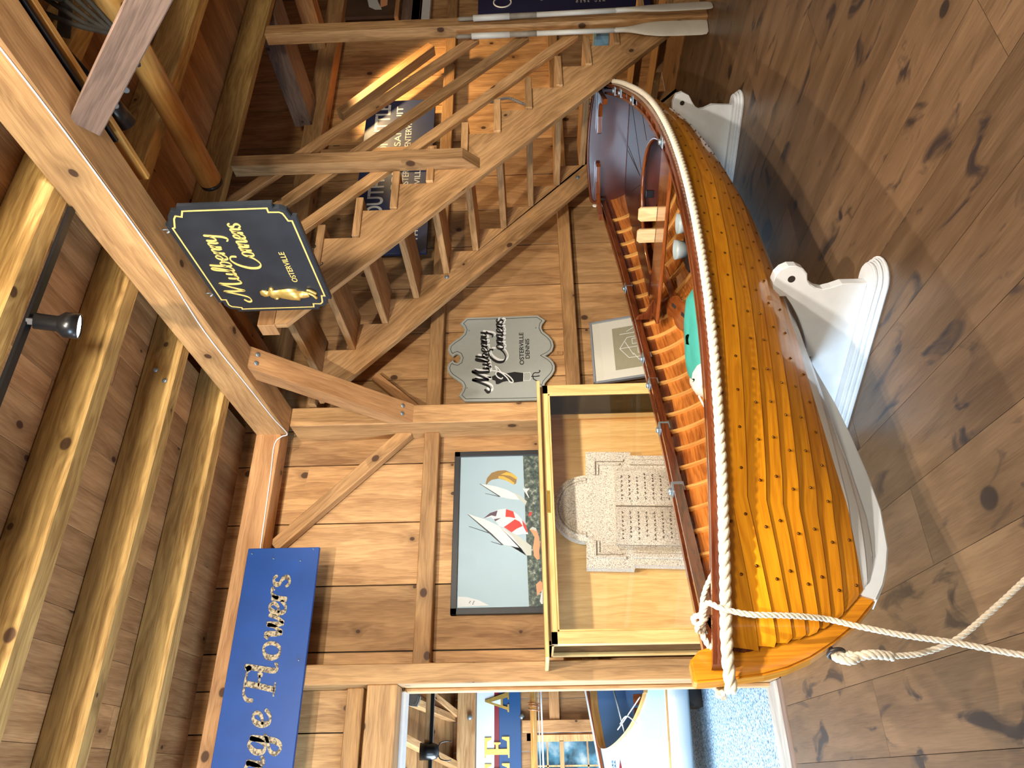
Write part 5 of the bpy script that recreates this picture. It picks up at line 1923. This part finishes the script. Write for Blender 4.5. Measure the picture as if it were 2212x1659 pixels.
def serif(ch, x, w, z0, z1, y):
    mb = MB()
    h = z1 - z0
    f = frame((x, y, z0), (1, 0, 0), (0, 0, 1))
    if ch == 'E':
        for pl in ([(0, 0), (w, 0), (w, .30 * h), (w * .9, .30 * h), (w * .8, .10 * h), (.42 * w, .09 * h), (.42 * w, .45 * h), (.62 * w, .45 * h), (.66 * w, .36 * h), (.74 * w, .36 * h), (.74 * w, .64 * h), (.66 * w, .64 * h), (.62 * w, .55 * h), (.42 * w, .55 * h), (.42 * w, .91 * h), (.78 * w, .90 * h), (.88 * w, .72 * h), (.97 * w, .72 * h), (.97 * w, h), (0, h), (0, .95 * h), (.15 * w, .94 * h), (.15 * w, .06 * h), (0, .05 * h)],):
            mb.prism(pl, 0, .018, f, bev=.003)
    elif ch == 'A':
        mb.prism([(0, 0), (.36 * w, 0), (.36 * w, .06 * h), (.24 * w, .07 * h), (.30 * w, .26 * h), (.62 * w, .26 * h), (.68 * w, .07 * h), (.58 * w, .06 * h), (.58 * w, 0), (w, 0), (w, .06 * h), (.92 * w, .08 * h), (.56 * w, h), (.48 * w, h), (.10 * w, .08 * h), (0, .06 * h)], 0, .016, f, bev=.002)
        q = mb.build('letter', 'gold', nb)
        MB().prism([(.33 * w, .35 * h), (.60 * w, .35 * h), (.47 * w, .74 * h)], .0155, .0185, f).build('letter_counter', 'bandwhite', q)
        return
    elif ch == 'C':
        pts_ = []
        for k in range(25):
            a = math.radians(42 + 276 * k / 24)
            pts_.append((w / 2 + w / 2 * math.cos(a), h / 2 + h / 2 * math.sin(a)))
        for k in range(24, -1, -1):
            a = math.radians(42 + 276 * k / 24)
            pts_.append((w / 2 + w * .30 * math.cos(a), h / 2 + h * .40 * math.sin(a)))
        mb.prism(pts_, 0, .018, f, bev=.003)
    mb.build('letter', 'gold', nb)


for ch, x, w in (('E', -.01, .2), ('E', .245, .215), ('A', .72, .235), ('C', 1.0, .24)):
    serif(ch, x, w, 1.95, 2.235, 9.155)
for (x, z, lab) in ((.66, 2.40, 'white round knob on the plate above the name board'), (.67, 1.80, 'white round knob on the wall below the name board')):
    k_ = MB()
    k_.lathe([(.012, 0), (.012, .02), (.03, .03), (.032, .045), (.02, .056), (.0005, .058)], frame((x, 9.2 if z < 2 else 9.04, z), (1, 0, 0), (0, 0, 1)), 16)
    tag(k_.build('wall_peg', 'steel'), lab, 'knob')
# track with black lamp, carved bracket
tag(MB().box((-2.6, 6.98, 2.545), (3.0, 7.02, 2.575), bev=.002).build('lighting_track', 'black'), 'black lighting track across the next room', 'track')
tag(MB().box((-2.6, 6.99, 2.576), (3.0, 7.03, 2.620), bev=.002).build('wooden_batten', 'jamb'), 'pale batten above the black track in the next room', 'batten')
sl = thing('spot_lamp', 'black rounded spot lamp on the track in the next room', 'lamp', (.257, 7.0, 2.545))
MB().box((.245, 6.985, 2.50), (.270, 7.015, 2.545), bev=.002).build('track_adapter', 'black', sl)
hl = MB()
hl.lathe([(.001, 0), (.035, .004), (.058, .02), (.068, .05), (.07, .10), (.07, .17), (.064, .17), (.06, .15), (.001, .15)], frame((.246, 7.0, 2.485), (1, 0, 0), (0, 1, .08)), 28)
hl.bm.transform(Matrix.Identity(4))
ho = hl.build('housing', 'black', sl)
ho.data.transform(Matrix.Translation((.246, 7.0, 2.485)) @ frame((0, 0, 0), (1, 0, .0), (0, 1, 0)).inverted().to_4x4() @ Matrix.Rotation(0, 4, 'X') @ Matrix.Translation((-.246, -7.0, -2.485)))
yk = MB()
yk.tube(spline([(.257, 7.0, 2.50), (.31, 7.0, 2.48), (.325, 7.0, 2.42), (.32, 7.0, 2.38)], 6), .005, 6)
yk.tube(spline([(.257, 7.0, 2.50), (.19, 7.0, 2.48), (.172, 7.0, 2.42), (.176, 7.0, 2.38)], 6), .005, 6)
yk.build('yoke', 'black', sl)
cbk = thing('carved_bracket', 'grey carved wooden bracket hanging beside the header in the next room', 'carving', (.76, 7.5, 2.9))
mb = MB()
mb.prism([(.65, 2.78), (.66, 2.86), (.70, 2.88), (.72, 2.93), (.75, 2.95), (.80, 2.95), (1.1, 3.05), (1.1, 2.78), (.85, 2.78), (.83, 2.75), (.79, 2.77), (.74, 2.75), (.70, 2.76)], 0, .09, frame((0, 7.55, 0), (1, 0, 0), (0, 0, 1)), bev=.014)
mb.build('carving', plain('grey_carved_wood', lin(104, 98, 92), .8, noise=.3, nscale=12), cbk)

# varnished boom with hoops and white lines
bm_ = thing('boom', 'varnished boom with hoops and white lines in front of the window', 'boom', (.5, 7.2, 1.65))
MB().tube([(-2.0, 7.2, 1.652), (3.0, 7.2, 1.652)], .030, 16).build('spar', 'spar', bm_)
for dx in (.58, .615, .635):
    MB().tube([(dx + .006 * math.sin(a), 7.2 + .045 * math.cos(a), 1.645 + .052 * math.sin(a)) for a in [2 * PI * k / 20 for k in range(20)]], .006, 6, closed=True).build('hoop', 'thwart', bm_)
lr = MB()
for z0, z1 in ((1.60, 1.595), (1.585, 1.565), (1.575, 1.56)):
    lr.tube([(-1.5, 7.19, z1), (2.5, 7.19, z0 + .01)], .0045, 6)
lr.build('lines', 'cable', bm_)

# the white sailing boat
sbt = thing('sailing_boat', 'white and pale blue sailing boat with varnished coaming in the next room', 'boat', (.4, 7.8, 0))
M['deck'] = plain('pale_blue_deck', lin(176, 206, 222), .35, noise=.02)
M['topside'] = plain('white_topside', lin(214, 222, 226), .3)
M['well'] = plain('blue_cockpit', lin(88, 124, 172), .4)
dv = V((0, .9, .62)).normalized()
fdk = frame((0, 7.4, .40), (1, 0, 0), dv)
cm = [(.827, .226), (.738, .26), (.62, .346), (.465, .505), (.351, .696), (.291, .863), (.30, .974), (.365, 1.011), (.496, 1.035), (.675, 1.069), (.913, 1.083)]
cm = [(1.5, .10)] + cm + [(1.5, 1.15)]
cms = [(p.x, p.y) for p in spline([(a, b, 0) for a, b in cm], 5)]
dk = MB()
poly = [(-1.6, .18), (-.8, .09), (.10, .033), (.8, -.02), (1.6, -.05), (1.6, .09)] + cms + [(1.6, 1.25), (.92, 1.163), (.115, .985), (-.8, .75), (-1.6, .45)]
dk.prism(poly, -.03, 0, fdk)
dk.build('deck', 'deck', sbt)
co_ = MB()
rows = [[fdk @ V((a, b, h)) + V((0, dy, 0)) for h, dy in ((-.05, .012), (.045, .012), (.045, -.012), (-.05, -.012), (-.05, .012))] for a, b in cms]
co_.grid(rows, smooth=False)
bmesh.ops.recalc_face_normals(co_.bm, faces=co_.bm.faces[:])
co_.build('coaming', 'rib', sbt)
we = MB()
we.grid([[fdk @ V((a, b, -.02)), fdk @ V((a * .85 + .15, b * .8 + .1, -.36))] for a, b in cms], tone=.5)
we.prism([(a * .85 + .15, b * .8 + .1) for a, b in cms], -.37, -.35, fdk)
bmesh.ops.recalc_face_normals(we.bm, faces=we.bm.faces[:])
we.build('cockpit_well', 'well', sbt)
MB().beam(fdk @ V((.36, .50, -.14)), fdk @ V((.63, .46, -.14)), .02, .28, fdk.to_3x3() @ V((0, 1, 0))).build('centreboard_case', 'mahogany', sbt)
MB().beam(fdk @ V((.72, .55, -.10)), fdk @ V((.70, .15, -.14)), .10, .03, (0, 0, 1)).build('cockpit_seat', 'mahogany', sbt)
MB().tube([fdk @ V((.42, .62, .0)), fdk @ V((1.1, .80, .02))], .010, 8).build('metal_rod', 'steel', sbt)
ls = MB()
ls.tube(spline([fdk @ V((.45, .70, .02)), fdk @ V((.60, .45, .05)), fdk @ V((.72, .30, .04))], 5), .006, 6)
ls.tube(spline([fdk @ V((.50, .68, .0)), fdk @ V((.56, .5, .06)), fdk @ V((.47, .35, .05))], 5), .006, 6)
ls.build('sheet_lines', 'cable', sbt)
rr = MB()
rows = [[fdk @ V((a, b, h)) for h in (-.05, .02)] + [fdk @ V((a, b + .035, .02))] for a, b in ((1.6, 1.245), (.92, 1.155), (.115, .975), (-.8, .74), (-1.6, .44))]
rr.grid(rows, smooth=False)
rr.build('far_rail', 'mahogany', sbt, solid=.015)
fr2 = MB()
fr2.grid([[fdk @ V((a, b + .04, h)) for h in (-.25, .03)] for a, b in ((1.6, 1.245), (.92, 1.155), (.115, .975), (-.8, .74), (-1.6, .44))], smooth=True)
fr2.build('far_topside', 'topside', sbt, solid=.012)
hu = MB()
rows = []
for a, b in ((-1.6, .18), (-.8, .09), (.10, .033), (.8, -.02), (1.6, -.05)):
    p = fdk @ V((a, b, 0))
    rows.append([p + V((0, 0, .01)), p + V((0, -.05, -.06)), p + V((0, -.06, -.12)), p + V((0, .0, -.20)), p + V((0, .20, -.26)), p + V((0, .6, -.28))])
hu.grid(rows, tone=.5)
bmesh.ops.recalc_face_normals(hu.bm, faces=hu.bm.faces[:])
hu.build('topside', 'topside', sbt, solid=.012)
rbr = MB()
rbr.tube([fdk @ V((a, b, 0)) + V((0, -.008, -.008)) for a, b in ((-1.6, .18), (-.8, .09), (.10, .033), (.8, -.02), (1.6, -.05))], .011, 8)
rbr.build('rub_rail', 'rib', sbt)
lg = MB().prism([(.10, .70), (.185, .72), (.10, .745)], .0, .003, fdk)
lg.build('sail_emblem', 'bandred', sbt)
for i, yy in enumerate((.79, .83)):
    sans('ERES' if i else 'HERR', fdk @ V((.06, yy, 0)), (1, 0, 0), dv, .12, .022, .003, 'bandblue', 'maker_letters', sbt)
for (x, lab) in ((.62, 'grey block under the sailing boat near the door post'), (-.9, 'grey block under the bow of the sailing boat')):
    bk2 = MB().prism([(0, 0), (.26, 0), (.22, .10), (.16, .14), (.05, .14), (0, .09)], 0, .3, frame((x, 7.9, .004), (1, 0, 0), (0, 0, 1)), bev=.01)
    tag(bk2.build('keel_block', 'darkgrey'), lab, 'block', 'blocks under the sailing boat')
